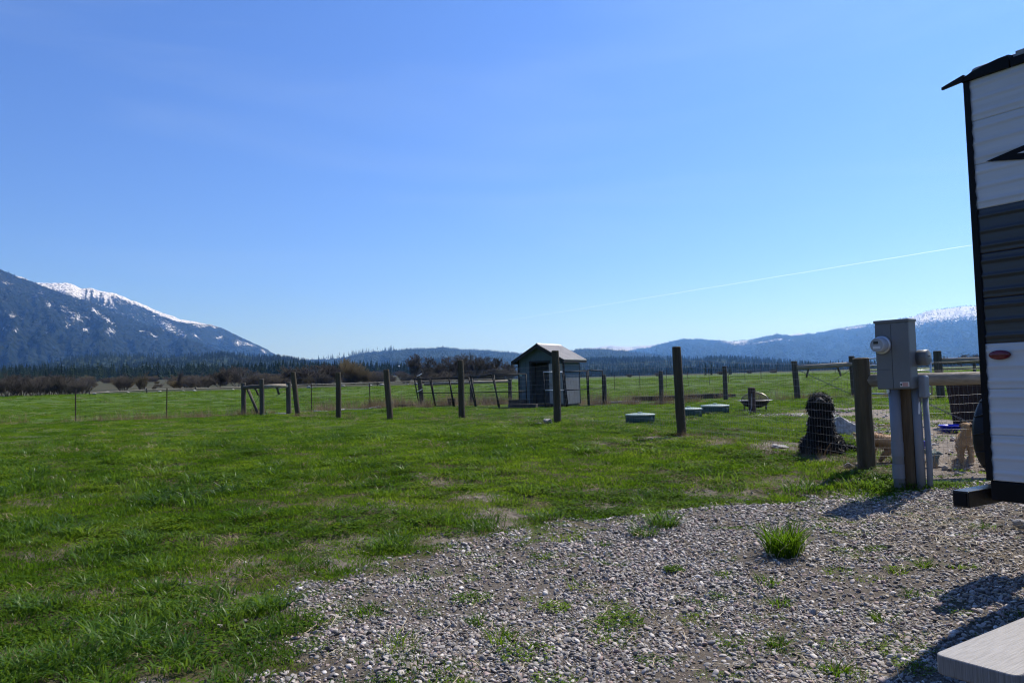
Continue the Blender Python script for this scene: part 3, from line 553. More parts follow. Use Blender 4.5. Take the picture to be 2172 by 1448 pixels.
P_ = np.concatenate(P_); kp = fbm(P_[:, 0] * .5, P_[:, 1] * .5, 91) > .42; P_ = P_[kp]; n = len(P_); s_ = r_.uniform(.5, 1.25, n) * np.where(P_[:, 1] > 30, 1.15, .8); dnear = np.exp(-(line_d(P_[:, 0], P_[:, 1], NEARLINE) / .8) ** 2); s_ *= 1 - .45 * dnear
instancer('dry_weeds', np.stack([P_[:, 0], P_[:, 1], hz(P_[:, 0], P_[:, 1])], 1), np.stack([r_.normal(0, .1, n), r_.normal(0, .1, n), r_.uniform(0, 6.28, n)], 1), np.stack([s_] * 3, 1), r_.integers(0, 3, n), WS, 'dry brown weeds standing along the fence lines', 'weeds')

# gravel: rounded pebbles
m, nt, b = new_mat('pebble_stone'); L = nt.links; oi = nd(nt, 'ShaderNodeObjectInfo')
rp = ramp(nt, [(0, (.055, .052, .05)), (.14, (.17, .152, .14)), (.3, (.31, .285, .26)), (.46, (.1, .096, .093)), (.62, (.41, .372, .335)), (.76, (.28, .195, .175)), (.88, (.22, .185, .15)), (1, (.62, .575, .52))])
rp.color_ramp.interpolation = 'LINEAR'; L.new(oi.outputs['Random'], rp.inputs['Fac']); t = nd(nt, 'ShaderNodeTexCoord'); nn_ = nd(nt, 'ShaderNodeTexNoise'); nn_.inputs['Scale'].default_value = 2.2; nn_.inputs['Detail'].default_value = 6; L.new(t.outputs['Object'], nn_.inputs['Vector'])
mr = nd(nt, 'ShaderNodeMapRange'); mr.inputs['To Min'].default_value = .65; mr.inputs['To Max'].default_value = 1.3; L.new(nn_.outputs['Fac'], mr.inputs['Value']); hs = nd(nt, 'ShaderNodeHueSaturation'); L.new(rp.outputs['Color'], hs.inputs['Color']); L.new(mr.outputs[0], hs.inputs['Value'])
L.new(hs.outputs['Color'], b.inputs['Base Color']); b.inputs['Roughness'].default_value = .72; PEB = m
def pebble(seed, sub=2):
    import bmesh
    bm = bmesh.new(); bmesh.ops.create_icosphere(bm, subdivisions=sub, radius=1); r = np.random.default_rng(seed); me = bpy.data.meshes.new('pebble'); bm.to_mesh(me); bm.free(); n = len(me.vertices); co = np.zeros(n * 3); me.vertices.foreach_get('co', co); co = co.reshape(-1, 3)
    for _ in range(7):   # flats knocked off the stone
        d = r.normal(size=3); d /= np.linalg.norm(d); h = r.uniform(.6, .92); p = co @ d; co = co - np.clip(p - h, 0, 9)[:, None] * d * .85
    co = co * r.uniform((.8, .65, .42), (1.2, .95, .7)); me.vertices.foreach_set('co', co.ravel()); me.polygons.foreach_set('use_smooth', np.ones(len(me.polygons), bool)); me.update(); return me
PS = [src(pebble(100 + i), 'pebble_' + 'abcdefgh'[i], PEB) for i in range(8)]
r_ = np.random.default_rng(12); xs, ys, ss = [], [], []
for y0, y1, st, s0, s1 in ((3.2, 6.2, .019, .006, .023), (6.2, 9.2, .023, .008, .025)):
    gx, gy = np.meshgrid(np.arange(-2.6, 6.6, st), np.arange(y0, y1, st)); gx = gx + r_.uniform(-.6, .6, gx.shape) * st; gy = gy + r_.uniform(-.6, .6, gy.shape) * st
    g = masks(gx, gy); vis = (np.abs(gx) < gy * .8 + .5); bare = np.clip(S((.5 * fbm(gx * .8, gy * .8, 55) + .5 * fbm(gx * 3, gy * 3, 56)) * 4 - 1.1), .35, 1)
    kp = vis & (r_.random(gx.shape) < np.maximum(g[0] * 1.02 * bare, g[1] * .05)); xs.append(gx[kp]); ys.append(gy[kp]); ss.append(s0 + (s1 - s0) * r_.random(kp.sum()) ** 2.8)
for P, w, nn in ((PATH2, .35, 420), (PATH3, .45, 260), (PATH, .5, 260)):
    A = np.array(P); k = r_.integers(0, len(A) - 1, nn); t = r_.random((nn, 1)); q = A[k] * (1 - t) + A[k + 1] * t + r_.normal(0, w * .6, (nn, 2)); xs.append(q[:, 0]); ys.append(q[:, 1]); ss.append(r_.uniform(.015, .04, nn))
x, y, s_ = np.concatenate(xs), np.concatenate(ys), np.concatenate(ss); n = len(x)
instancer('gravel', np.stack([x, y, hz(x, y) + s_ * r_.uniform(-.1, .45, n)], 1), np.stack([r_.normal(0, .5, n), r_.normal(0, .5, n), r_.uniform(0, 6.28, n)], 1), np.stack([s_ * r_.uniform(.85, 1.3, n), s_, s_ * r_.uniform(.6, 1.05, n)], 1), r_.integers(0, 8, n), PS, 'grey and mauve rounded gravel covering the parking pad', 'gravel')

# straw and dead stalks lying on the gravel
def straw_mesh(seed):
    r = np.random.default_rng(seed); L_ = 1.; P = [(L_ * (t - .5), .12 * math.sin(t * 3 + seed) * r.uniform(-1, 1), .03 + .05 * r.random() * math.sin(t * 3.1)) for t in np.linspace(0, 1, 5)]
    mb = MB().tube(P, .022, 4, False); me = bpy.data.meshes.new('straw'); me.from_pydata(mb.v, [], mb.f); me.update(); return me
SS = [src(straw_mesh(i), 'straw_' + 'abcd'[i], STRAW) for i in range(4)]
x, y, r_ = scatter(3600, 3.4, 9.2, 38, 31); g = masks(x, y); clump = np.exp(-((x - 4.1) / 1.) ** 2 - ((y - 7.2) / .9) ** 2) + .5 * np.exp(-((x - 2.9) / 1.1) ** 2 - ((y - 6.) / 1.2) ** 2)
kp = (g[0] > .4) & (r_.random(len(x)) < .24 + clump); x, y = x[kp], y[kp]; xe, ye = r_.normal(4.1, .65, 420), r_.normal(7.15, .5, 420); x, y = np.concatenate([x, xe]), np.concatenate([y, ye]); n = len(x); s_ = r_.uniform(.04, .17, n)
instancer('straw_litter', np.stack([x, y, hz(x, y) + .022], 1), np.stack([r_.normal(0, .12, n), r_.normal(0, .2, n), r_.uniform(0, 6.28, n)], 1), np.stack([s_, np.full(n, .1), np.full(n, .1)], 1), r_.integers(0, 4, n), SS, 'pale straw and dead stalks strewn over the gravel', 'straw')

# ------------------------------------------------------------------ single grass clumps and weeds growing out of the gravel
def clump(x, y, rad, h0, h1, n, label, mat=GRASSL, seed=0, w=.006, lean=.75, droop=.45, group=None):
    o = thing('grass_clump', label, 'grass clump', G(x, y, -.01), 0, group); V, q, t = blades(n, rad, h0, h1, w, lean, droop, seed); link(np_mesh('blades', V, q, t), 'blades', mat, o)
    if h1 > .1:
        V, q, t = blades(max(8, n // 14), rad * 1.05, h0 * .8, h1 * .9, w * .8, lean * 1.3, droop, seed + 500); link(np_mesh('dead_blades', V, q, t), 'dead_blades', STRAW, o)
    return o
clump(2.15, 6.42, .13, .1, .4, 460, 'big bushy green grass clump standing alone in the gravel', GRASS, 301, .0075, .62, .3)
clump(1.38, 7.45, .13, .1, .27, 200, 'dark arching grass clump at the gravel edge behind the big clump', GRASSL, 302, .008, .9, .5)
clump(1.15, 7.2, .12, .06, .2, 170, 'lower grass clump just left of the arching one at the gravel edge', GRASSL, 303, .007, .9, .5)
SM = [(-.33, 5.56, .16, .07, 'flat mossy green weed in the gravel left of the centre'), (-.25, 5.05, .09, .09, 'small spiky weed with yellow green leaves in the left gravel'), (-.1, 4.72, .13, .13, 'loose grass tuft in the near gravel left of centre'), (.02, 4.45, .17, .07, 'low dark clover mat at the near gravel edge'),
      (.62, 4.97, .16, .06, 'flat green mat of leaves in the middle of the gravel'), (1.72, 5.25, .09, .09, 'small tuft below the big grass clump'), (1.79, 5.72, .13, .1, 'thin pale tuft in front of the big grass clump'), (3.01, 5.9, .08, .09, 'neat green tuft near the trailer shadow'), (2.76, 5.8, .08, .06, 'low tuft left of the neat tuft by the trailer shadow'),
      (2.6, 5.29, .09, .07, 'bright spiky tuft on the right gravel'), (2.23, 4.87, .1, .09, 'yellow green tuft nearest the trailer shadow tip'), (1.6, 4.08, .08, .1, 'dark little tuft at the bottom edge of the gravel'), (1.45, 4.5, .07, .09, 'yellowish tuft in the near right gravel'), (1.19, 6.1, .08, .05, 'flat leafy weed in the gravel left of the big clump'), (1.54, 5.93, .1, .07, 'pale green weed just left of the big clump'),
      (.45, 5.83, .14, .08, 'loose green weeds in mid gravel'), (.24, 5.3, .11, .07, 'dark weeds in the gravel right of the mossy weed'), (4.05, 6.9, .12, .09, 'sparse grass under the trailer bumper'), (.2, 6.6, .12, .08, 'weedy tuft at the back of the gravel'), (.75, 6.95, .1, .07, 'small green tuft near the back of the gravel'), (-.75, 6.1, .12, .07, 'low weed at the left end of the gravel'), (-1.0, 5.3, .14, .09, 'straggly weeds at the left tip of the gravel'), (-.7, 4.65, .2, .12, 'grass and weeds spilling over the near left gravel edge')]
for i, (cx, cy, rd, hh, lb) in enumerate(SM):
    if 'mat' in lb or 'flat' in lb or 'mossy' in lb:
        o = thing('gravel_weed', lb, 'weed', G(cx, cy, .005)); V = leaf_src('leaves', 150, rd, .017, 400 + i); me_ = V.data; bpy.data.objects.remove(V); link(me_, 'leaves', None, o); V, q, t = blades(40, rd, .02, hh, .005, .9, .4, 450 + i); link(np_mesh('blades', V, q, t), 'blades', GRASS, o)
    else: clump(cx, cy, rd * .75, hh * .4, hh * 1.3, 90, lb, CLOVER if 'yellow' in lb else GRASS, 330 + i, .005, 1.0, .4)

# ------------------------------------------------------------------ bare trees and shrubs beyond the field
TWIG = M('bare_twigs', (.045, .038, .03), (.1, .085, .068), 3, .9, rand=.25); TRUNK = M('grey_bark', (.06, .048, .042), (.13, .105, .09), 5, .9)
TWIGY = M('budding_twigs', (.1, .075, .035), (.17, .13, .06), 3, .9, rand=.2)
def bare_tree(seed, H, stems, spread, depth=5, tw=.02, up=.25, droop=0.):
    """branching skeleton -> (limbs, twigs) as segment lists"""
    r = np.random.default_rng(seed); limbs, twigs = [], []
    def grow(p, d, L, rad, lev):
        n = 3; q = p
        for i in range(n):
            d = d + r.normal(0, .13, 3) + np.array([0, 0, up * .25 - (droop if lev > 2 else 0)]); d = d / np.linalg.norm(d); q2 = q + d * L / n; ra, rb = rad * (1 - .25 * i / n), rad * (1 - .25 * (i + 1) / n)
            (limbs if lev < 2 else twigs).append((q, q2, ra, rb))
            if lev < depth and (i > 0 or lev > 0):
                for _ in range(2 if lev < depth - 1 else 3):
                    a = r.uniform(0, 6.28); o = np.array([math.cos(a), math.sin(a), r.uniform(-.1, .6)]); nd_ = d * .75 + o * r.uniform(.45, .8); grow(q2, nd_ / np.linalg.norm(nd_), L * r.uniform(.5, .68), max(rad * .52, tw * .45), lev + 1) if r.random() < .82 else None
            q = q2
    for s in range(stems):
        a = 6.28 * s / stems + r.uniform(-.4, .4); d = np.array([math.cos(a) * spread, math.sin(a) * spread, 1.]); d /= np.linalg.norm(d)
        grow(np.array([math.cos(a), math.sin(a), 0]) * (.06 * stems * spread if stems > 1 else 0) - np.array([0, 0, .1]), d, H * r.uniform(.36, .46) if stems == 1 else H * r.uniform(.38, .55), H * (.026 if stems == 1 else .012), 0 if stems == 1 else 1)
    return limbs, twigs
def tree_proto(seed, H, stems, spread, depth, twm, **k):
    l, t = bare_tree(seed, H, stems, spread, depth, **k); zmax = max(q[1][2] for q in l + t); f = H / zmax; out = []
    for sg in (l, t):
        A = np.array([(a, b) for a, b, _, _ in sg]) * f; rr = np.array([(c, d) for _, _, c, d in sg]); V, F = wires(A, rr); out.append(np_mesh('tree_part', V, F))
    out[0].materials.append(TRUNK); out[1].materials.append(twm); return out
PT = {'bush': [tree_proto(1, 3, 15, .5, 4, TWIG, tw=.024), tree_proto(2, 3, 18, .4, 4, TWIG, tw=.024), tree_proto(9, 3, 14, .42, 4, TWIGY, tw=.024)], 'willow': [tree_proto(3, 9, 13, .6, 5, TWIGY, tw=.05, up=.3), tree_proto(4, 9, 10, .55, 5, TWIG, tw=.05)], 'tree': [tree_proto(5, 8, 4, .62, 5, TWIG, tw=.075, up=.12), tree_proto(6, 8, 5, .55, 5, TWIG, tw=.075, up=.12), tree_proto(7, 8, 4, .7, 5, TWIG, tw=.075, up=.1)]}
def px_dir(px):   # bearing of a spot along the field edge, degrees -> x per metre of depth
    return math.tan(R_(px))
def place_tree(kind, k, bearing, depth, h, label, wide=1., name=None, cat=None, group='bare trees and shrubs along the far field edge'):
    x = depth * px_dir(bearing); base = {'bush': 3, 'willow': 9, 'tree': 8}[kind]; nm = name or ('bare_shrub' if kind == 'bush' else 'bare_tree')
    o = thing(nm, label, cat or ('shrub' if kind == 'bush' else 'tree'), G(x, depth, -.1), random.Random(label).uniform(0, 6.28), group); s = h / base; o.scale = (s * wide, s * wide, s); pr = PT[kind][k]
    link(pr[0], 'trunk', None, o); link(pr[1], 'crown', None, o); return o

# rough brush dotted over the plain behind the field
BS = [src(m_[1], 'brush_' + 'abc'[i], None) for i, m_ in enumerate(PT['bush'])]
r_ = np.random.default_rng(88); n = 230; a_ = np.radians(r_.uniform(-36, -1, n)); d_ = 128 * (520 / 128) ** r_.random(n); x, y = d_ * np.sin(a_), d_ * np.cos(a_); kp = fbm(x * .02, y * .02, 3) > .4; x, y = x[kp], y[kp]; n = len(x); s_ = r_.uniform(.25, .75, n) * (.7 + d_[kp] / 420)
instancer('brush', np.stack([x, y, hz(x, y) - .1], 1), np.stack([np.zeros(n), np.zeros(n), r_.uniform(0, 6.28, n)], 1), np.stack([s_ * 1.7, s_ * 1.7, s_], 1), r_.integers(0, 3, n), BS, 'low brown brush dotted over the plain behind the left field', 'brush')

ORD = ['first', 'second', 'third', 'fourth', 'fifth', 'sixth', 'seventh', 'eighth', 'ninth', 'tenth', 'eleventh', 'twelfth', 'thirteenth']
HEDGE = [('bush', 0, -33.77, 92, 2.78, 1.2), ('bush', 0, -32.83, 92, 2.86, 1.3), ('bush', 1, -32.07, 95, 3.03, 1.2), ('bush', 0, -31.3, 93, 2.41, 1.2), ('bush', 1, -30.56, 96, 2.8, 1.1), ('bush', 1, -29.79, 93, 2.85, 1.3), ('bush', 1, -29.27, 90, 1.69, 1.), ('bush', 0, -28.87, 91, 2.01, 1.3)]
for i, q in enumerate(HEDGE): place_tree(*q[:5], '%s bare brown shrub from the left in the hedgerow at the left field edge' % ORD[i], q[5], group='hedgerow shrubs at the left field edge')
for q, lb in (((('bush', 0, -26.39, 112, 2.75, 1.)), 'rounded leafless bush standing apart right of the left hedgerow'), (('bush', 2, -25.3, 114, 2.85, .8), 'narrow olive brown bush right of the rounded leafless bush'), (('bush', 0, -24.56, 113, .83, .8), 'tiny bush beside the narrow olive bush'), (('tree', 0, -22.98, 118, 3.05, .35), 'thin dark snag rising left of the row of brown trees')): place_tree(*q[:5], lb, q[5])
ROW = [('bush', 1, -22.45, 118, 1.53, 1.3), ('bush', 0, -21.56, 122, 1.69, 1.4), ('tree', 1, -20.51, 125, 2.76, .9), ('tree', 2, -19.35, 125, 2.84, .9), ('bush', 1, -18.37, 122, 1.38, 1.6), ('bush', 0, -17.28, 124, 1.46, 1.6), ('bush', 0, -16.33, 122, 1.2, 1.5), ('tree', 0, -15.76, 128, 2.82, .9), ('tree', 1, -15.05, 130, 2.64, .8), ('tree', 2, -14.28, 130, 2.91, .8), ('bush', 1, -13.76, 126, 1.49, 1.6), ('tree', 1, -13.21, 133, 3.19, .9)]
nb = nt_ = 0
for q in ROW:
    q = (*q[:4], q[4] * (1.5 if q[0] == 'bush' else 1.25), q[5] * (1.05 if q[0] == 'bush' else 1.35))
    if q[0] == 'bush': lb = '%s low brown shrub from the left in the row before the big willow' % ORD[nb]; nb += 1
    else: lb = '%s bare brown tree from the left in the row before the big willow' % ORD[nt_]; nt_ += 1
    place_tree(*q[:5], lb, q[5], group='trees left of the big willow')
for q, lb in ((('bush', 2, -14.57, 124, 1.69, 1.2), 'yellowish budding bush under the brown trees left of the willow'), (('willow', 1, -12.72, 134, 3.73, .8), 'dark bare willow touching the left side of the big willow'), (('willow', 0, -11.57, 130, 4.64, .95), 'big feathery bare willow with yellow brown twigs'), (('willow', 0, -10.74, 128, 2.94, .8), 'smaller yellow brown willow on the right of the big willow'), (('bush', 0, -9.81, 126, 1.83, 1.5), 'low dark shrub just right of the willows'), (('bush', 1, -9.14, 128, 1.8, 1.4), 'low dark shrub just left of the water tower'), (('bush', 0, -7.79, 130, 1.45, 1.5), 'low brush just right of the water tower stem')): place_tree(*q[:5], lb, q[5])
ROW2 = [('tree', 0, -6.71, 132, 4.68, .85), ('bush', 1, -6.26, 134, 1.74, 1.6), ('willow', 1, -5.58, 138, 3.73, .7), ('bush', 0, -5.07, 136, 1.88, 2.), ('tree', 1, -4.49, 140, 3.57, .8), ('tree', 2, -3.7, 142, 4.7, .7), ('bush', 0, -3.53, 138, 2.02, 2.), ('willow', 1, -2.81, 140, 4.88, .8), ('bush', 1, -2.33, 138, 2.07, 1.8), ('tree', 2, -1.92, 142, 4.23, .8), ('bush', 1, -1.13, 140, 2.47, 2.), ('tree', 0, -.17, 142, 3.48, .8)]
nb = nt_ = 0
for q in ROW2:
    q = (*q[:4], q[4] * (1.2 if q[0] == 'bush' else 1.14), q[5] * 1.25)
    if q[0] == 'bush': lb = '%s low brush from the left behind the leaning kennel panels' % ORD[nb]; nb += 1
    else: lb = '%s bare tree from the left behind the leaning kennel panels' % ORD[nt_]; nt_ += 1
    place_tree(*q[:5], lb, q[5], group='trees behind the kennel panels')
for q, lb in ((('tree', 1, 29.71, 330, 5.87, .8), 'small round bare tree far off above the right pasture'), (('tree', 2, 30.45, 330, 5.7, .8), 'far bare tree partly hidden by the trailer corner'), (('bush', 1, 8.44, 210, 1.26, 1.1), 'small far bush at the field end right of the shed'), (('bush', 0, 10.44, 220, 1.33, 1.2), 'small far bush behind the tall near fence post'), (('bush', 1, 14.86, 200, 1.2, 1.6), 'low brush right of the two dark poplars'), (('bush', 0, 16.77, 230, 1.2, 1.5), 'thin brush at the field end behind the pasture fence'), (('bush', 0, 18.33, 210, 1.2, 1.6), 'low brush at the field end left of the log brace')): place_tree(*q[:5], lb, q[5])
for bx, dp, h, lb, wd in ((13.78, 210, 4.5, 'left one of two tall narrow dark trees in the right pasture', .55), (14.18, 205, 4.1, 'right one of two tall narrow dark trees in the right pasture', .6), (15.47, 200, 2.9, 'small dark conifer right of the two narrow dark trees', 1.1)):
    o = thing('dark_tree', lb, 'tree', G(dp * px_dir(bx), dp, -.1)); o.scale = (h * wd, h * wd, h); MB().tube([(0, 0, 0), (0, 0, .5)], [.03, .015], 5).build('trunk', TRUNK, o); link(CON[3], 'crown', None, o)

# water tower
WT = M('tower_white_paint', (.55, .62, .7), rough=.5); o = thing('water_tower', 'white ball shaped water tower on a slim stem beyond the trees', 'water tower', (-131, 900, 13.7))
MB().lathe([(1.1, 0), (.75, 2), (.75, 7), (1.2, 8)], 16).build('stem', WT, o, True); MB().lathe([(.9, 6.9), (2.2, 7.6), (2.9, 8.8), (2.9, 9.4), (2.3, 10.5), (1.2, 11.1), (.05, 11.3)], 20).build('tank', WT, o, True)

# ================================================================== FENCES
WOOD = M('weathered_post_wood', (.04, .03, .016), (.09, .07, .04), 5, .85, .5, 18, (3, 3, .35), rand=.12)
WOODG = M('grey_post_wood', (.045, .039, .03), (.1, .088, .07), 6, .9, .5, 20, (3, 3, .35), rand=.12)
RAIL = M('pale_rail_wood', (.16, .135, .1), (.34, .3, .235), 5, .85, .4, 16, (.4, 3, 3))
STEELP = M('rusty_steel_post', (.055, .032, .024), (.1, .06, .045), 12, .8, rand=.15)
WIRE = M('galvanised_wire', (.2, .2, .205), rough=.45, metal=.7, scale=30); WIREB = M('dark_wire', (.1, .1, .1), rough=.5, metal=.5, scale=30)
GALV = M('galvanised_tube', (.42, .45, .48), (.62, .64, .66), 9, .4, metal=.75)
def log_post(parent, x, y, h, r, lean=(0, 0), mat=WOOD, name='post', sink=.25, seed=0):
    g = G(x, y); rr = random.Random(int(x * 97 + y * 13)); P = []; R = []
    for i in range(6):
        t = i / 5; z = -sink + (h + sink) * t; P.append(g + Vector((lean[0] * max(z, 0) / h + rr.uniform(-.004, .004), lean[1] * max(z, 0) / h, z))); R.append(r * (1.06 - .1 * t) * rr.uniform(.97, 1.03))
    P.append(P[-1] + Vector((0, 0, .012))); R.append(r * .8); return MB().tube(P, R, 12).build(name, mat, parent, False)
def t_post(parent, x, y, h, lean=0., mat=STEELP, name='post'):
    g = G(x, y); M_ = Matrix.Translation(g) @ Matrix.Rotation(lean, 4, 'Y'); mb = MB().box((0, 0, h / 2 - .15), (.038, .006, h + .3), M_).box((0, .02, h / 2 - .15), (.006, .036, h + .3), M_)
    for k in range(7): mb.box((0, -.006, .2 + k * .13), (.012, .01, .02), M_)
    return mb.build(name, mat, parent)
# near yard fence: tall round posts with welded netting
yf = thing('yard_fence', 'near yard fence of tall round wooden posts and fine welded wire netting', 'fence', (0, 0, 0))
NP = [(-7.36, 26.8, 1.48, .085, -.14), (-5.3, 23.78, 1.38, .08, .01), (-3.47, 22.07, 1.4, .085, -.09), (-1.38, 20.82, 1.56, .085, .0), (.94, 17.02, 1.58, .085, -.01), (2.85, 13.45, 1.5, .078, -.03), (4.3, 9.67, 1.34, .1, -.01), (6.15, 9.2, 1.34, .1, 0)]
for x, y, h, r, ln in NP: log_post(yf, x, y, h, r, (ln, 0))
for i, (p, q) in enumerate(zip(NP[:-1], NP[1:])):
    a, b_ = G(p[0], p[1]), G(q[0], q[1]); far = i < 3
    n_ = net(a, b_, .04, 1.28, .05 if i > 2 else .1, .1 if i > 2 else .155, .03); wire_obj('wire_netting', n_, .0013 if not far else .0014, WIRE if not far else WIREB, yf)['kind'] = 'stuff'
a, b_ = G(4.3, 9.67), G(6.15, 9.2); MB().tube([a + Vector((.02, -.02, 1.07)), a.lerp(b_, .5) + Vector((0, 0, 1.05)), b_ + Vector((0, 0, 1.03))], [.078, .08, .074], 14).build('rail', RAIL, yf, True)
for s_ in (0, 1):
    P = [a + Vector((.05, 0, 1.13)) + (b_ + Vector((0, 0, .1)) - a - Vector((.05, 0, 1.13))) * (i / 40) + Vector((0, .008 * math.cos(i * 1.1 + 3.14 * s_), .010 * math.sin(i * 1.1 + 3.14 * s_))) for i in range(41)]
    MB().tube(P, .0035, 5).build('brace_wire', WIRE, yf)
# field fence on the left, running behind
ff = thing('field_fence', 'weathered field fence with log corner brace and steel posts left of the shed', 'fence', (0, 0, 0))
t_post(ff, -14.97, 26.86, 1.14, .0); t_post(ff, -12.2, 27.63, 1.1, .02)
for x, y, h in ((-10.1, 29.42, 1.2), (-9.06, 28.3, 1.3), (-8.31, 29.06, 1.16)): log_post(ff, x, y, h, .09 if h < 1.25 else .085, (0, 0), WOODG)
t_post(ff, -8.02, 31.2, 1.08); t_post(ff, -6.16, 33.7, 1.08); log_post(ff, -4.04, 34.8, 1.34, .1, (-.12, 0), WOODG); log_post(ff, -1.9, 35.6, 1.15, .09, (.02, 0), WOODG); log_post(ff, -.15, 35.9, 1.15, .09, (0, 0), WOODG)
A, B, C = G(-10.1, 29.42), G(-9.06, 28.3), G(-8.31, 29.06); zr = Vector((0, 0, 1.03))
for p, q in ((A, B), (B, C)): MB().tube([p + zr, (p + q) / 2 + zr * 1.0 + Vector((0, 0, .015)), q + zr], .075, 10).build('rail', RAIL if q is C else WOODG, ff, True)
MB().tube([G(-3.95, 34.9, 1.0), G(-1.9, 35.6, 1.02), G(-.15, 35.9, 1.06)], .065, 10).build('rail', RAIL, ff, True)
MB().tube([A + Vector((.15, 0, 1.0)), G(-9.35, 28.9, -.05)], .055, 8).build('brace', WOODG, ff, True)
for p, ln in ((A.lerp(B, .62), .22), (B.lerp(C, .55), .1)): MB().tube([p + zr, p + zr + Vector((ln * .5, .1, -.3))], .04, 8).build('peg', WOODG, ff)
MB().tube([B + Vector((.05, 0, .35)), C + Vector((0, 0, 1.0))], .006, 4).build('brace_wire', WIREB, ff); MB().tube([A + Vector((.25, 0, .15)), B + Vector((0, 0, .85))], .006, 4).build('brace_wire', WIREB, ff)
FF = [(-30, 24.5), (-14.97, 26.86), (-12.2, 27.63), (-10.1, 29.42), (-8.31, 29.06), (-8.02, 31.2), (-6.16, 33.7), (-4.04, 34.8), (-1.9, 35.6), (-.15, 35.9)]
for p, q in zip(FF[1:-1], FF[2:]): wire_obj('wire_netting', net(G(*p), G(*q), .05, .98, .15, .16, .03), .0022, WIREB, ff)['kind'] = 'stuff'
wire_obj('top_wire', [(tuple(G(*p, 1.08)), tuple(G(*q, 1.08))) for p, q in zip(FF[3:-1], FF[4:])], .0025, WIRE, ff)
# yard back fence on the right
bf = thing('back_fence', 'grey wooden post fence with log brace behind the fire pit and dog run', 'fence', (0, 0, 0))
BP = [(3.76, 32.51, 1.27, .095, 0), (5.79, 30.78, 1.3, .09, 0), (8.31, 30.8, 1.35, .085, 0), (9.92, 27.49, 1.34, .1, -.06), (11.66, 26.9, 1.42, .1, -.04)]
for x, y, h, r, ln in BP: log_post(bf, x, y, h, r, (ln, 0), WOODG)
for i, (p, q) in enumerate(zip(BP[:-1], BP[1:])): wire_obj('wire_netting', net(G(*p[:2]), G(*q[:2]), .05, 1.15, .1, .15, .02), .002, WIREB, bf)['kind'] = 'stuff'
a, b_ = G(9.92, 27.49), G(11.66, 26.9); MB().tube([a + Vector((0, -.06, 1.12)), b_ + Vector((0, -.06, 1.16))], .075, 10).build('rail', RAIL, bf, True)
MB().tube([a + Vector((0, -.12, 1.05)), b_ + Vector((-.15, -.12, .12))], .011, 5).build('brace_wire', WIRE, bf); MB().tube([a + Vector((.3, -.12, .1)), b_ + Vector((0, -.12, 1.05))], .008, 5).build('brace_wire', WIREB, bf)
for t_, ln in ((.22, -.05), (.72, .16)): p = a.lerp(b_, t_) + Vector((0, -.02, 1.1)); MB().tube([p, p + Vector((ln, .12, -.32))], .035, 8).build('peg', WOODG, bf)
bg2 = thing('corner_fence', 'grey post and rail fence right of the galvanised gate', 'fence', (0, 0, 0))
CP = [(12.5, 23.02, 1.38, .115, -.04), (15.4, 21.8, 1.35, .1, 0), (18.5, 20.6, 1.35, .1, 0)]
for x, y, h, r, ln in CP: log_post(bg2, x, y, h, r, (ln, 0), WOODG)
for p, q in zip(CP[:-1], CP[1:]):
    MB().tube([G(p[0], p[1], 1.1), G(q[0], q[1], 1.12)], .075, 10).build('rail', RAIL, bg2, True); wire_obj('wire_netting', net(G(*p[:2]), G(*q[:2]), .05, 1.2, .1, .15, .02), .002, WIREB, bg2)['kind'] = 'stuff'
# galvanised tube gate
gt = thing('tube_gate', 'galvanised steel tube farm gate between grey wooden posts behind the meter box', 'gate', (0, 0, 0)); a, b_ = G(11.85, 26.6), G(12.42, 23.35)
for k, z in enumerate((.12, .36, .6, .84, 1.06, 1.3)): MB().tube([a + Vector((0, 0, z)), b_ + Vector((0, 0, z))], .026 if z in (.12, 1.3) else .02, 8).build('rail', GALV, gt, True)
for t_ in (0, .5, 1): p = a.lerp(b_, t_); MB().tube([p + Vector((0, 0, .1)), p + Vector((0, 0, 1.32))], .026, 8).build('upright', GALV, gt, True)
MB().tube([a + Vector((0, 0, .14)), b_ + Vector((0, 0, 1.28))], .012, 6).build('stay', GALV, gt)
# pasture fence of steel posts running off to the right
pf = thing('pasture_fence', 'long line of thin steel posts and wire crossing the right pasture', 'fence', (0, 0, 0))
TP = [(7.16, 55.8), (8.9, 55.2), (11.38, 58.5), (13.14, 59.0), (15.43, 61.8), (18.11, 66.1), (20.59, 69.8), (23.41, 74.1), (26.7, 79.5), (30, 84), (34, 89), (39, 95), (45, 101), (52, 108)]
for i, (x, y) in enumerate(TP): t_post(pf, x, y, 1.15 + .1 * (i % 3), random.Random(i).uniform(-.04, .04)).scale = (1, 1, 1)
wire_obj('wire', [(tuple(G(*p, h)), tuple(G(*q, h))) for p, q in zip(TP[:-1], TP[1:]) for h in (.35, .65, .95)], .003, WIREB, pf)
# dark corral far right
cf = thing('corral_fence', 'dark post and rail corral fence far off at the right', 'fence', (0, 0, 0)); KP = [(22.5, 52), (25.3, 50), (28.2, 48), (31, 46.3), (34, 44.5)]
for x, y in KP: log_post(cf, x, y, 1.35, .09, (0, 0), WOODG)
for p, q in zip(KP[:-1], KP[1:]):
    for h in (.5, .85, 1.2): MB().tube([G(*p, h), G(*q, h)], .045, 6).build('rail', WOODG, cf)
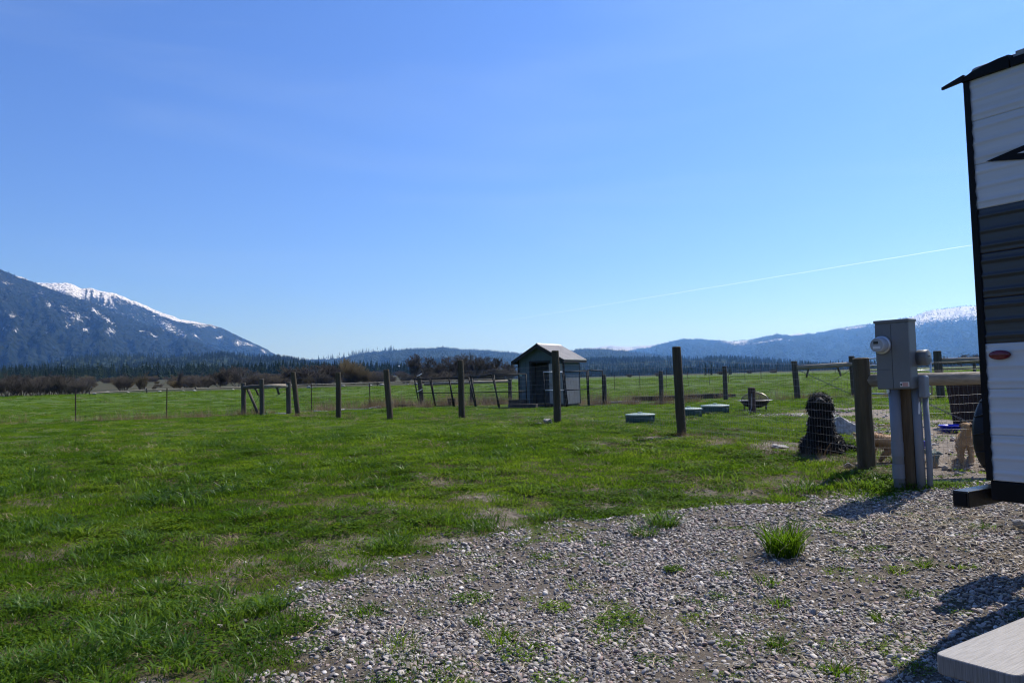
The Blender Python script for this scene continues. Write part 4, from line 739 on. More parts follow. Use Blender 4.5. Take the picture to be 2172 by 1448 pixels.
# long pole rail along the far edge of the left field
rf = thing('pole_fence', 'long pale pole rail along the far edge of the left field', 'fence', (0, 0, 0)); RP = [(-46.4, 86), (-42, 90), (-38, 94), (-33.9, 98), (-31.5, 101), (-29.2, 104), (-24, 107), (-19, 110), (-14, 112), (-8, 114), (-3, 116)]
for i, (x, y) in enumerate(RP): log_post(rf, x, y, .5, .07, (0, 0), WOODG)
for i, (p, q) in enumerate(zip(RP[:-1], RP[1:])): MB().tube([G(*p, .12 if i == 0 else .32 + .02 * i), G(*q, .32 + .02 * i)], .06, 6).build('rail', RAIL, rf)
for i in range(26):
    t = i / 25 * 9.99; p, q = RP[int(t)], RP[int(t) + 1] if int(t) + 1 < len(RP) else RP[-1]; f_ = t % 1; rr = random.Random(i + 40)
    if rr.random() < .7: o = link(pebble(700 + i, 2), 'field_stone', M('pale_field_stone', (.3, .28, .25)) if i == 0 else bpy.data.materials['pale_field_stone']); o.location = G(p[0] + (q[0] - p[0]) * f_ + rr.uniform(-1, 1), p[1] + (q[1] - p[1]) * f_ + rr.uniform(-.5, 2), .08); s_ = rr.uniform(.15, .4); o.scale = (s_, s_, s_); tag(o, 'pale stone or clod lying along the far pole rail of the left field', 'stone', 'pale stones along the far pole rail')

# ================================================================== KENNEL PANELS AND SHED
BLK = M('black_steel_tube', (.005, .005, .006), (.012, .012, .014), 14, .6, spec=.15)
def panel(label, b0, b1, t0, t1, h, mid=.5, gate=False, mat=BLK):
    """kennel panel standing on feet b0,b1 with its top shifted sideways by t0,t1"""
    a, b_ = G(*b0), G(*b1); o = thing('kennel_panel', label, 'kennel panel', (a + b_) / 2); off = (a + b_) / 2; a -= off; b_ -= off; u = (b_ - a).normalized(); ta, tb = a + u * t0 + Vector((0, 0, h[0])), b_ + u * t1 + Vector((0, 0, h[1]))
    for p, q in ((a, ta), (b_, tb)): MB().tube([p, q], .026, 7).build('upright', BLK, o, True)
    MB().tube([ta, tb], .024, 7).build('top_rail', mat, o, True); MB().tube([a.lerp(ta, mid), b_.lerp(tb, mid)], .019, 7).build('middle_rail', mat, o, True); MB().tube([a.lerp(ta, .04), b_.lerp(tb, .04)], .014, 7).build('bottom_rail', BLK, o, True); segs = []
    n = max(3, int((b_ - a).length / .12))
    for i in range(1, n): f_ = i / n; segs.append((tuple(a.lerp(b_, f_)), tuple(ta.lerp(tb, f_))))
    for i in range(1, 9): segs.append((tuple(a.lerp(ta, i / 9)), tuple(b_.lerp(tb, i / 9))))
    wire_obj('wire_infill', segs, .0016, WIREB, o)['kind'] = 'stuff'; return o
panel('leftmost leaning black kennel panel by the leaning wooden post', (-4.15, 34.6), (-3.38, 33.9), -.3, -.32, (1.25, 1.22)); panel('second leaning black kennel panel from the left', (-3.36, 33.85), (-2.5, 32.6), -.34, -.32, (1.22, 1.24))
panel('third leaning black kennel panel, left of the middle gap', (-2.44, 32.5), (-1.54, 31.6), -.32, -.36, (1.24, 1.24)); panel('fourth leaning black kennel panel, behind a tall wooden post', (-1.5, 31.5), (-.58, 29.9), -.36, -.32, (1.23, 1.33)); panel('kennel panel meeting the left corner of the shed', (-.52, 29.8), (.5, 30.2), -.3, 0, (1.34, 1.34))
panel('kennel panel with pale rails standing before the shed door', (1.2, 30.0), (2.05, 30.45), -.04, -.16, (1.4, 1.4), mat=GALV); panel('kennel panel standing before the side wall of the shed', (2.1, 30.4), (2.92, 30.9), -.16, -.02, (1.4, 1.42)); panel('upright kennel gate panel right of the shed', (2.98, 31.1), (3.64, 31.85), 0, 0, (1.45, 1.42))
for nm, z in (('upper', 1.4), ('lower', .72)):
    o = thing('strap', 'white plastic tie at the %s end of the leaning post by the kennel panels' % nm, 'strap', G(-4.12, 34.62, z)); MB().tube([(-.1, -.1, -.04), (0, -.12, 0), (.13, -.1, .07)], .016, 6).build('band', M('white_plastic_' + nm, (.75, .76, .78), rough=.4), o)

TEAL = M('blue_grey_shed_paint', (.07, .105, .125), (.095, .135, .155), 3, .75, .15, 25, (8, 8, .6)); TRIM = M('dark_brown_trim', (.02, .018, .018), rough=.7); ROOF = M('ribbed_roof_steel', (.46, .42, .37), (.56, .52, .46), 3, .5)
th = R_(31); FR = Vector((2.05, 31.3, 0)); ex = Vector((math.cos(th), -math.sin(th), 0)); ey = Vector((math.sin(th), math.cos(th), 0)); org = FR - ex * 2.12; z0 = float(hz(1.2, 32.2)) + .12
sh = thing('garden_shed', 'small blue grey gabled shed with a tan ribbed metal roof and open doorway', 'shed', (org.x, org.y, z0), -th); Wd, Ld, He, Hr = 2.12, 1.35, 1.84, 2.43
sl_ = (Hr - He) / (Wd / 2)
mb = MB(); dx0, dx1, dh = .6, 1.4, 1.7   # doorway
def wall_poly(poly, y, t): mb.prism([(p[0], p[1]) for p in poly], -t, 0, Matrix.Translation((0, y, 0)) @ Matrix.Rotation(R_(90), 4, 'X'))
wall_poly([(0, 0), (dx0, 0), (dx0, He + sl_ * dx0), (0, He)], 0, .04); wall_poly([(dx1, 0), (Wd, 0), (Wd, He), (dx1, Hr - sl_ * (dx1 - Wd / 2))], 0, .04); wall_poly([(dx0, dh), (dx1, dh), (dx1, Hr - sl_ * (dx1 - Wd / 2)), (Wd / 2, Hr), (dx0, He + sl_ * dx0)], 0, .04); mb.build('front_wall', TEAL, sh)
mb = MB(); wall_poly([(0, 0), (Wd, 0), (Wd, He), (Wd / 2, Hr), (0, He)], Ld, .04); mb.build('rear_wall', TEAL, sh)
MB().box((.02, Ld / 2, He / 2), (.04, Ld - .005, He - .002)).build('side_wall', TEAL, sh); MB().box((Wd - .02, Ld / 2, He / 2), (.04, Ld - .005, He - .002)).build('side_wall', TEAL, sh)
MB().box((Wd / 2, Ld / 2, -.03), (Wd - .1, Ld - .1, .05)).build('floor', M('shed_floor_boards', (.05, .04, .035)), sh); MB().box((Wd / 2, Ld / 2, -.12), (Wd, Ld, .12)).build('skid_base', TRIM, sh)
for i in range(9): MB().box((.12 + i * .235, -.006, He / 2 if not (dx0 < .12 + i * .235 < dx1) else (dh + He) / 2 + .02), (.006, .008, He - .06 if not (dx0 < .12 + i * .235 < dx1) else He - dh - .05)).build('siding_groove', TRIM, sh)
for x in (.02, Wd - .02):
    for y in (-.012, Ld + .012): MB().box((x, y, He / 2), (.07, .035, He + .02)).build('corner_trim', TRIM, sh)
MB().box(((dx0 + dx1) / 2, -.02, dh + .035), (dx1 - dx0 + .16, .03, .07)).build('door_header', TRIM, sh)
for x in (dx0 - .035, dx1 + .035): MB().box((x, -.02, dh / 2), (.07, .03, dh)).build('door_jamb', TRIM, sh)
DOOR = M('weathered_door_white', (.25, .24, .225), (.34, .33, .31), 4, .7, .1); dr = MB().box((1.76, -.045, .84), (.6, .035, 1.58)).build('door', DOOR, sh)
for z in (.45, 1.2): MB().box((1.76, -.067, z), (.42, .012, .5)).build('door_panel', DOOR, dr, bevel=.01)
MB().box((1.5, -.08, .82), (.03, .04, .1)).build('handle', WIRE, dr)
MB().box((Wd + .012, Ld * .5, .6), (.012, Ld - .16, 1.18)).build('kick_panel', M('pale_grey_sheet', (.13, .14, .15), (.17, .18, .19), 5, .6), sh)
ovx, y0_, y1_ = .15, -.3, Ld + .42
for sgn, nm in ((-1, 'left'), (1, 'right')):
    xe = Wd / 2 + sgn * (Wd / 2 + ovx); ze = He - sl_ * ovx; rp_ = MB(); nR = 13
    A_, B_ = Vector((Wd / 2, 0, Hr + .003)), Vector((xe, 0, ze + .003)); dv = (B_ - A_); nrm = Vector((-dv.z * sgn, 0, dv.x * sgn)).normalized()
    rs = MB(); P0 = [A_, B_, B_ + nrm * .02, A_ + nrm * .02]; rs.add([p + Vector((0, y, 0)) for y in (y0_, y1_) for p in P0], [(0, 1, 2, 3), (7, 6, 5, 4), (0, 4, 5, 1), (1, 5, 6, 2), (2, 6, 7, 3), (3, 7, 4, 0)]); ro = rs.build('roof', ROOF, sh)
    for i in range(nR):
        y = y0_ + .05 + (y1_ - y0_ - .1) * i / (nR - 1); q0, q1 = A_ + nrm * .02, B_ + nrm * .02
        MB().add([q0 + Vector((0, y - .03, 0)), q1 + Vector((0, y - .03, 0)), q1 + Vector((0, y + .03, 0)), q0 + Vector((0, y + .03, 0)), q0 + nrm * .022 + Vector((0, y - .014, 0)), q1 + nrm * .022 + Vector((0, y - .014, 0)), q1 + nrm * .022 + Vector((0, y + .014, 0)), q0 + nrm * .022 + Vector((0, y + .014, 0))], [(4, 5, 6, 7), (0, 1, 5, 4), (2, 3, 7, 6), (1, 2, 6, 5), (3, 0, 4, 7)]).build('roof_rib', ROOF, ro)
    MB().add([p + Vector((0, y, 0)) for y in (y0_ - .025, y0_ - .001) for p in (A_ + nrm * .02, B_ + nrm * .02, B_ - Vector((0, 0, .13)), A_ - Vector((0, 0, .14)))], [(0, 3, 2, 1), (4, 5, 6, 7), (0, 1, 5, 4), (1, 2, 6, 5), (2, 3, 7, 6), (3, 0, 4, 7)]).build('fascia', TRIM, sh)
    MB().box((xe - sgn * .012, (y0_ + y1_) / 2, ze - .03), (.022, y1_ - y0_ - .01, .12)).build('eave_board', TRIM, sh)
MB().add([(Wd / 2 - .11, y0_, Hr - .02), (Wd / 2, y0_, Hr + .06), (Wd / 2 + .11, y0_, Hr - .02), (Wd / 2 - .11, y1_, Hr - .02), (Wd / 2, y1_, Hr + .06), (Wd / 2 + .11, y1_, Hr - .02)], [(0, 1, 4, 3), (1, 2, 5, 4)]).build('ridge_cap', ROOF, sh)
MB().box((.12, -.03, 1.22), (.11, .01, .08)).build('notice', M('pale_green_notice', (.4, .52, .42)), sh)
# dark timbers by the shed's corner
DARK = M('dark_timber', (.02, .018, .017), (.05, .043, .04), 8, .9, .4, 20); GREYB = M('grey_weathered_board', (.2, .2, .2), (.36, .36, .35), 5, .85, .3, 18, (.5, 4, 4))
def beam(label, x, y, L_, w, h, rz, mat=DARK, name='timber', dz=0., pitch=0.):
    o = MB().box((0, 0, h / 2), (L_, w, h)).build(name, mat, None, bevel=.008); o.location = G(x, y, dz - .01); o.rotation_euler = (0, pitch, rz); return tag(o, label, name.replace('_', ' '))
beam('black timber step lying in front of the left corner of the shed', .35, 30.0, 1.1, .3, .2, R_(-18)); beam('shorter black timber stacked behind the one at the shed corner', .2, 30.5, .75, .3, .36, R_(-18))
beam('long dark timber lying in the dry grass behind the tall near post', 6.3, 35.6, 1.9, .25, .22, R_(-8)); beam('dark timber lying beside the grey post right of the shed', 7.4, 34.6, 2.0, .3, .22, R_(4)); beam('old dark plank pile end lying right of the tall near post', 8.7, 35.4, 1.5, .3, .24, R_(12)); beam('thin dark plank lying farthest right in the timber row', 9.7, 36.2, 1.0, .22, .16, R_(-10)); beam('low grey plank lying left of the dark timbers', 4.6, 35.0, 2.0, .25, .08, R_(3), GREYB, 'plank')
beam('pale grey board lying under the log corner brace', -8.75, 28.6, .9, .12, .05, R_(24), GREYB, 'board'); beam('flat grey board at the foot of the leaning near post', -7.6, 31.0, .55, .35, .05, R_(10), GREYB, 'board', .0, .06); beam('tilted pale sheet lying left of the second near post', -6.95, 30.9, .5, .4, .05, R_(-20), GREYB, 'board', .02, -.2); beam('long grey board lying right of the second near post', -6.4, 32.2, 1.1, .14, .06, R_(8), GREYB, 'board'); beam('short weathered board near the steel post before the kennel', -5.85, 33.2, .5, .15, .09, R_(30), GREYB, 'board', 0, -.15); beam('dark half buried timber at the foot of the leaning wooden post', -4.6, 33.6, .9, .25, .14, R_(6)); beam('small dark block standing in the dry weeds behind the kennel panels', -2.75, 34.6, .3, .25, .36, R_(10), DARK, 'timber_block')

# ================================================================== THINGS IN THE YARD
LID = M('green_plastic', (.035, .075, .06), (.055, .1, .08), 6, .5); LIDT = M('pale_green_plastic', (.2, .27, .24), (.28, .34, .3), 8, .5)  # lids get a paler, greyer green than their risers
for x, y, r, h, lb in ((2.64, 16.5, .3, .22, 'nearest green round tank lid left of the tall post foot'), (4.07, 18.35, .3, .23, 'green round tank lid partly hidden by the tall wooden post'), (4.93, 19.3, .33, .25, 'green round tank lid farthest right and back')):
    o = thing('tank_lid', lb, 'tank lid', G(x, y, -.02), x, 'green round tank lids'); MB().lathe([(r * .97, 0), (r * .97, h * .8), (r * .95, h * .82)], 28).build('riser', LID, o, True)
    for k in range(14): a_ = 6.283 * k / 14; MB().box((r * .98 * math.cos(a_), r * .98 * math.sin(a_), h * .4), (.02, .02, h * .78), None).build('rib', LID, o)
    ld = MB().lathe([(r * 1.02, h * .8), (r * 1.05, h * .84), (r * 1.05, h * .93), (r * .98, h * .98), (r * .5, h * 1.04), (.02, h * 1.06)], 28).build('lid', LIDT, o, False, .004); MB().lathe([(.05, h * 1.05), (.05, h * 1.16), (.02, h * 1.17)], 10).build('knob', LIDT, ld)
# fire pit
FP = M('rusty_black_iron', (.02, .017, .016), (.05, .038, .032), 10, .7); RIM = M('worn_steel_rim', (.3, .28, .26), (.45, .42, .38), 8, .4, metal=.6)
o = thing('fire_pit', 'round black fire pit bowl on legs with a domed mesh cover', 'fire pit', G(6.1, 19.9, 0)); R0 = .39
MB().lathe([(.02, .1), (.15, .11), (.26, .16), (.34, .24), (.36, .275), (.345, .275), (.25, .18), (.14, .13), (.02, .12)], 28).build('bowl', FP, o, True); MB().lathe([(.33, .275), (.4, .282), (.43, .29), (.4, .295), (.33, .288)], 32, cap=False).build('rim', RIM, o, True)
for k in range(4): a_ = .5 + 1.571 * k; MB().tube([(.4 * math.cos(a_), .4 * math.sin(a_), .28), (.37 * math.cos(a_), .37 * math.sin(a_), .14), (.36 * math.cos(a_), .36 * math.sin(a_), -.03)], .014, 6).build('leg', FP, o)
dome = lambda t: (.34 * math.cos(t * 1.571), .29 + .2 * math.sin(t * 1.571)); segs = []
for k in range(44):
    a_ = 6.283 * k / 44
    for i in range(7):
        (r0, z0_), (r1, z1_) = dome(i / 7), dome((i + 1) / 7); segs.append(((r0 * math.cos(a_), r0 * math.sin(a_), z0_), (r1 * math.cos(a_), r1 * math.sin(a_), z1_)))
for i in range(1, 14):
    r0, z0_ = dome(i / 14)
    for k in range(28): a0, a1 = 6.283 * k / 28, 6.283 * (k + 1) / 28; segs.append(((r0 * math.cos(a0), r0 * math.sin(a0), z0_), (r0 * math.cos(a1), r0 * math.sin(a1), z0_)))
dm = wire_obj('mesh_cover', segs, .0026, FP, o); dm['kind'] = 'stuff'
for k in range(4): a_ = .9 + 1.571 * k; MB().tube([(dome(i / 8)[0] * math.cos(a_) * 1.01, dome(i / 8)[0] * math.sin(a_) * 1.01, dome(i / 8)[1] + .004) for i in range(9)], .009, 5).build('cover_band', RIM, dm)
MB().lathe([(.01, .49), (.03, .5), (.03, .54), (.01, .55)], 10).build('cover_knob', FP, dm)
o = thing('stub_post', 'short thick dark brown timber post in front of the fire pit', 'post', G(5.63, 18.6, 0)); CREO = M('creosote_brown_wood', (.03, .018, .015), (.07, .04, .03), 7, .8, .4, 20, (4, 4, .4)); MB().tube([(0, 0, -.2), (0, 0, .3), (.005, 0, .63), (.005, 0, .64)], [.088, .085, .084, .07], 14).build('shaft', CREO, o); MB().tube([(-.02, -.08, .5), (-.1, -.3, .2), (-.2, -.4, .02)], .006, 5).build('loose_wire', WIRE, o)
# boulders
ROCK = M('pale_grey_rock', (.22, .21, .2), (.42, .41, .395), 5, .9, .6, 14)
def rock(label, x, y, sx, sy, sz, seed, dz=0., mat=ROCK, rz=0.):
    import bmesh
    bm = bmesh.new(); bmesh.ops.create_icosphere(bm, subdivisions=4, radius=1); me = bpy.data.meshes.new('rock'); bm.to_mesh(me); bm.free(); co = np.zeros(len(me.vertices) * 3); me.vertices.foreach_get('co', co); co = co.reshape(-1, 3); r = np.random.default_rng(seed)
    for _ in range(16): d_ = r.normal(size=3); d_ /= np.linalg.norm(d_); h_ = r.uniform(.32, .85); co = co - np.clip(co @ d_ - h_, 0, 9)[:, None] * d_
    co = co * (1 + .22 * (fbm(co[:, 0] * 3 + 9, co[:, 1] * 3 + co[:, 2] * 4 + 9, seed) - .5))[:, None]; me.vertices.foreach_set('co', co.ravel()); me.update(); o = link(me, 'rock', mat); o.location = G(x, y, dz); o.scale = (sx, sy, sz); o.rotation_euler.z = rz; return tag(o, label, 'rock')
rock('large pale boulder right of the sitting black dog', 5.2, 12.35, .25, .3, .27, 3, .1); rock('boulder behind the large pale one beside the black dog', 5.1, 12.9, .26, .28, .26, 4, .12); rock('flat tilted rock at the back of the boulder group by the dog', 5.3, 13.5, .3, .24, .2, 6, .14); rock('small rock on the right of the boulder group by the dog', 5.42, 12.3, .12, .14, .1, 7, .04); rock('low broken rock leaning on the boulders by the dog', 5.0, 12.6, .17, .13, .1, 8, .03)
rock('grey rock lying in the grass left of the middle post foot', .72, 17.1, .11, .1, .09, 9, .05); rock('small flat stone beside the grey rock near the middle post', .52, 17.0, .1, .07, .04, 10, .02); rock('tan chunk of rock at the bottom edge of the gravel', -.61, 4.3, .045, .04, .03, 11, .02, M('tan_rock', (.32, .26, .19), (.5, .43, .33), 9, .9, .4)); rock('rounded grey stone under the trailer by the jack', 4.35, 6.85, .09, .07, .06, 12, .03); rock('small pale stone at the foot of the near corner post', 4.12, 9.75, .09, .08, .06, 13, .03); rock('low broken stone half sunk in the bare dirt left of the black dog', 3.85, 11.4, .16, .12, .07, 14, .0)
# bin, tub, bucket, ornament
o = thing('waste_bin', 'tall dark brown tapered bin behind the near fence by the trailer', 'bin', G(7.62, 13.1, -.02), .3); BROWN = M('dark_brown_slats', (.028, .016, .014), (.05, .03, .026), 9, .7, .3, 20, (5, 5, .5))
MB().lathe([(.26, 0), (.27, .02), (.36, .82), (.34, .82)], 26).build('body', BROWN, o, False)
for k in range(26): a_ = 6.283 * k / 26; MB().tube([(.268 * math.cos(a_), .268 * math.sin(a_), .02), (.362 * math.cos(a_), .362 * math.sin(a_), .82)], .018, 5).build('slat', BROWN, o)
MB().lathe([(.37, .8), (.39, .82), (.39, .86), (.3, .88), (.02, .89)], 26).build('lid', FP, o, False)
BLUE = M('blue_plastic', (.01, .02, .42), (.015, .03, .5), 5, .4)
o = thing('blue_tub', 'low blue plastic tub on the bare dirt before the brown bin', 'tub', G(6.85, 12.3, 0)); MB().lathe([(.17, 0), (.2, .1), (.215, .1), (.215, .115), (.19, .115), (.16, .02), (.01, .015)], 24).build('shell', BLUE, o, True)
o = thing('blue_bucket', 'small blue bucket half hidden behind the meter post', 'bucket', G(5.45, 10.6, 0)); MB().lathe([(.055, 0), (.075, .11), (.082, .115), (.082, .13), (.07, .13), (.05, .01), (.01, .008)], 20).build('shell', BLUE, o, True); MB().tube([(.08 * math.cos(t), .02 * math.sin(t), .125 + .05 * math.sin(t)) for t in np.linspace(0, 3.14, 9)], .004, 5).build('handle', WIRE, o)
STAT = M('grey_green_concrete', (.1, .125, .115), (.17, .2, .185), 10, .9, .3); o = thing('garden_statue', 'small grey green bird statue with raised wing near the fence', 'statue', G(5.05, 9.55, 0), .2)
f, lo, hi = capsules([((0, 0, .0), (0, 0, .05), .055, .05), ((0, 0, .05), (.01, 0, .11), .045, .05), ((.02, 0, .12), (.05, -.02, .15), .042, .03), ((.06, -.03, .15), (.1, -.05, .14), .015, .006)], .03); V, F = surface_net(f, lo, hi, .008); link(np_mesh('body', V, F), 'body', STAT, o, True)
for s_, tip in ((-1, (-.12, .02, .2)), (1, (.07, .05, .19))): f, lo, hi = capsules([((0, 0, .12), tip, .03, .016), ((-.01, .01, .14), (tip[0] * .7, tip[1], tip[2] - .03), .03, .02)], .02); V, F = surface_net(f, lo, hi, .008); link(np_mesh('wing', V, F), 'wing', STAT, o, True)

# ------------------------------------------------------------------ dogs
def fur_strands(V, F, n, L0, L1, w, seed, down=.6, curl=.3):
    r = np.random.default_rng(seed); Q = V[F]; c = Q.mean(1); nm = np.cross(Q[:, 2] - Q[:, 0], Q[:, 3] - Q[:, 1]); ar = np.linalg.norm(nm, axis=1) + 1e-12; nm = nm / ar[:, None]; k = r.choice(len(F), n, p=ar / ar.sum()); p = c[k] + r.normal(0, .004, (n, 3)); d = nm[k] + r.normal(0, curl, (n, 3)) + np.array([0, 0, -down]); d /= np.linalg.norm(d, axis=1)[:, None]; L_ = r.uniform(L0, L1, (n, 1)); sd = np.cross(d, r.normal(size=(n, 3))); sd /= np.linalg.norm(sd, axis=1)[:, None] + 1e-9
    m1 = p + d * L_ * .5; tip = p + d * L_ + np.array([0, 0, -.25]) * L_; W_ = np.stack([p - sd * w, p + sd * w, m1 + sd * w * .9, m1 - sd * w * .9, tip], 1); o = (np.arange(n) * 5)[:, None]; return W_.reshape(-1, 3), o + [[0, 1, 2, 3]], o + [[3, 2, 4]]
def dog(name, label, loc, rz, parts, mat, furm, k=.05, res=.014, n=2600, L=(.02, .05), w=.004, bump=0., extra=()):
    o = thing(name, label, 'dog', loc, rz); f, lo, hi = capsules(parts, k, bump, 45); V, F = surface_net(f, lo, hi, res); link(np_mesh('body', V, F), 'body', mat, o, True); W_, q, t = fur_strands(V, F, n, *L, w, 5); fo = link(np_mesh('fur', W_, q, t), 'fur', furm, o); fo['kind'] = 'stuff'
    for nm, ps, mt in extra: f, lo, hi = capsules(ps, .008); V, F = surface_net(f, lo, hi, .006); link(np_mesh(nm, V, F), nm, mt, o, True)
    return o
BK = M('black_coat', (.004, .004, .0045), (.011, .0095, .009), 14, .75, .5, 60, spec=.2); BKF = leaf_mat('black_curly_fur', (.005, .005, .006), (.008, .0075, .0075), (.02, .015, .012), .5, .06, 9, .22); NOSE = M('wet_nose', (.02, .02, .022), rough=.25, spec=.6); REDC = M('red_collar', (.05, .004, .005), rough=.6)
look = math.atan2(-4.17, -10.78)   # the dog faces the camera
dog('dog', 'large shaggy black dog sitting behind the near fence facing the camera', G(4.22, 10.85, -.01), -math.atan2(4.2, 10.8), [((0, .1, .16), (0, .02, .5), .19, .135), ((0, .16, .15), (0, .2, .17), .2, .19), ((-.17, .0, .13), (-.2, -.06, .1), .11, .09), ((.17, .0, .13), (.21, -.06, .1), .12, .09), ((-.2, -.06, .06), (-.19, -.2, .035), .06, .045), ((.21, -.06, .06), (.22, -.2, .035), .06, .045), ((-.08, -.05, .42), (-.085, -.13, .05), .08, .055), ((.08, -.05, .42), (.085, -.13, .05), .08, .055), ((-.085, -.13, .04), (-.085, -.18, .03), .05, .035), ((.085, -.13, .04), (.085, -.18, .03), .05, .035), ((0, .0, .5), (0, -.02, .64), .12, .105), ((0, -.01, .7), (0, -.03, .735), .105, .1), ((0, -.08, .7), (0, -.17, .725), .06, .045), ((-.105, -.01, .735), (-.13, -.02, .61), .04, .05), ((.105, -.01, .735), (.13, -.02, .61), .04, .05), ((.15, .22, .06), (.36, .12, .045), .06, .05), ((.36, .12, .045), (.52, .05, .035), .05, .03)], BK, BKF, .05, .014, 6500, (.015, .045), .004, .0,
    [('muzzle', [((-.03, -.2, .715), (.03, -.2, .715), .03, .03), ((0, -.17, .745), (0, -.2, .735), .03, .028)], M('muzzle_highlight_grey', (.02, .019, .018), (.045, .042, .04), 30, .8)), ('nose', [((-.012, -.222, .735), (.012, -.222, .735), .016, .016)], NOSE), ('collar_tag', [((0, -.128, .545), (0, -.132, .535), .01, .009)], REDC), ('eye', [((-.045, -.108, .755), (-.045, -.11, .756), .009, .009)], NOSE), ('eye', [((.045, -.108, .755), (.045, -.11, .756), .009, .009)], NOSE)])  # grey muzzle patch paints in the highlight on the black snout
TAN = M('tan_coat', (.3, .18, .09), (.48, .33, .2), 7, .8, .3, 50); TANF = leaf_mat('tan_fur', (.28, .17, .08), (.42, .29, .16), (.55, .43, .28), .6, .15, 8); MUZ = M('dark_muzzle', (.03, .022, .018), rough=.7)
dog('dog', 'tan dog standing by the trailer corner with its head raised to the right', G(5.5, 9.62, 0), -.6, [((0, -.1, .34), (0, .05, .34), .105, .1), ((0, .05, .34), (-.05, .38, .34), .1, .095), ((-.055, -.1, .3), (-.06, -.12, .05), .048, .027), ((.055, -.1, .3), (.065, -.11, .05), .048, .027), ((-.06, -.12, .03), (-.06, -.15, .02), .028, .022), ((.065, -.11, .03), (.065, -.14, .02), .028, .022), ((-.11, .36, .3), (-.13, .3, .2), .065, .04), ((-.13, .3, .2), (-.13, .38, .12), .035, .026), ((-.13, .38, .12), (-.13, .34, .02), .026, .024), ((.02, .38, .3), (.03, .32, .2), .065, .04), ((.03, .32, .2), (.03, .4, .12), .035, .026), ((.03, .4, .12), (.03, .36, .02), .026, .024), ((0, -.13, .4), (.03, -.17, .5), .075, .062), ((.035, -.18, .53), (.045, -.19, .545), .062, .058), ((.06, -.22, .54), (.12, -.25, .565), .035, .025), ((-.01, -.17, .585), (-.055, -.16, .56), .02, .012), ((.08, -.15, .59), (.1, -.13, .555), .02, .012), ((-.05, .46, .36), (-.08, .6, .3), .03, .015)], TAN, TANF, .035, .011, 4200, (.012, .03), .0022, 0, [('muzzle_mask', [((.1, -.245, .56), (.135, -.262, .572), .029, .025)], MUZ), ('ear', [((-.05, -.165, .565), (-.062, -.165, .535), .016, .008)], MUZ), ('ear', [((.1, -.135, .56), (.115, -.125, .53), .016, .008)], MUZ)]).scale = (.82, .82, .82)
dog('dog', 'tan dog sniffing the ground between the corner post and the meter post', G(4.72, 9.95, 0), -.35, [((-.22, 0, .29), (.02, 0, .23), .085, .09), ((.02, 0, .23), (.12, 0, .22), .09, .08), ((-.24, -.05, .24), (-.22, -.05, .15), .06, .04), ((-.22, -.05, .15), (-.28, -.05, .09), .034, .024), ((-.28, -.05, .09), (-.25, -.05, .015), .024, .022), ((-.24, .05, .24), (-.2, .05, .15), .06, .04), ((-.2, .05, .15), (-.26, .05, .09), .034, .024), ((-.26, .05, .09), (-.23, .05, .015), .024, .022), ((.07, -.05, .19), (-.06, -.06, .1), .045, .03), ((-.06, -.06, .1), (-.12, -.06, .02), .028, .022), ((.12, .05, .19), (.16, .05, .09), .045, .028), ((.16, .05, .09), (.15, .05, .015), .026, .022), ((.15, 0, .24), (.24, 0, .2), .065, .055), ((.27, 0, .18), (.29, 0, .175), .055, .052), ((.32, 0, .16), (.38, 0, .12), .033, .024), ((-.3, 0, .3), (-.42, 0, .36), .024, .012)], TAN, TANF, .035, .011, 3600, (.012, .03), .0022, 0, [('collar', [((.19, -.055, .26), (.19, .055, .26), .016, .016), ((.19, -.055, .26), (.2, -.05, .17), .012, .012)], MUZ), ('ear', [((.26, -.05, .215), (.25, -.065, .17), .016, .01)], TAN), ('ear', [((.26, .05, .215), (.25, .065, .17), .016, .01)], TAN)])

# ------------------------------------------------------------------ electric meter pedestal
GREY = M('grey_enamel', (.125, .135, .14), (.15, .16, .165), 3, .5, .04, 60); PVC = M('grey_pvc', (.15, .17, .2), (.19, .21, .245), 4, .5); TIMB = M('treated_timber', (.06, .043, .026), (.15, .11, .065), 6, .8, .4, 20, (6, 6, .4))
ME = thing('meter_pedestal', 'grey electric meter box on a timber post with plastic conduits', 'meter pedestal', G(4.27, 8.6, 0), -R_(50)); gz = float(hz(4.27, 8.6))
zb_, zt_ = 1.365 - gz, 2.09 - gz; bw, bd = .36, .17; yb = -.14
bx_ = MB().box((0, yb, (zb_ + zt_) / 2), (bw, bd, zt_ - zb_)).build('box', GREY, ME, bevel=.006)
MB().box((0, yb - .005, zt_ + .008), (bw + .018, bd + .02, .03)).build('hood', GREY, bx_, bevel=.005)
MB().box((-.092, yb - bd / 2 - .004, zt_ - .27), (.17, .012, .49)).build('meter_cover', GREY, bx_, bevel=.003); MB().box((-.092, yb - bd / 2 - .004, zb_ + .11), (.17, .012, .2)).build('lower_cover', GREY, bx_, bevel=.003); MB().box((.088, yb - bd / 2 - .006, (zb_ + zt_) / 2 - .005), (.182, .016, zt_ - zb_ - .03)).build('breaker_door', GREY, bx_, bevel=.004)
for x in (.04, .13): MB().box((x, yb - bd / 2 - .016, zt_ - .022), (.03, .006, .012)).build('latch', WIRE, bx_)
mz = zt_ - .245; Mm = Matrix.Translation((-.1, yb - bd / 2 - .01, mz)) @ Matrix.Rotation(R_(90), 4, 'X')
MB().lathe([(.095, 0), (.098, .012), (.098, .03), (.09, .036), (.082, .036)], 36, Mm).build('meter_ring', GALV, bx_, True)
dm_ = MB().lathe([(.083, .03), (.083, .085), (.078, .125), (.07, .14), (.066, .14)], 36, Mm, cap=False).build('meter_dome', M('frosted_meter_glass', (.34, .38, .42), (.42, .46, .5), 5, .2, spec=.6), bx_, True)
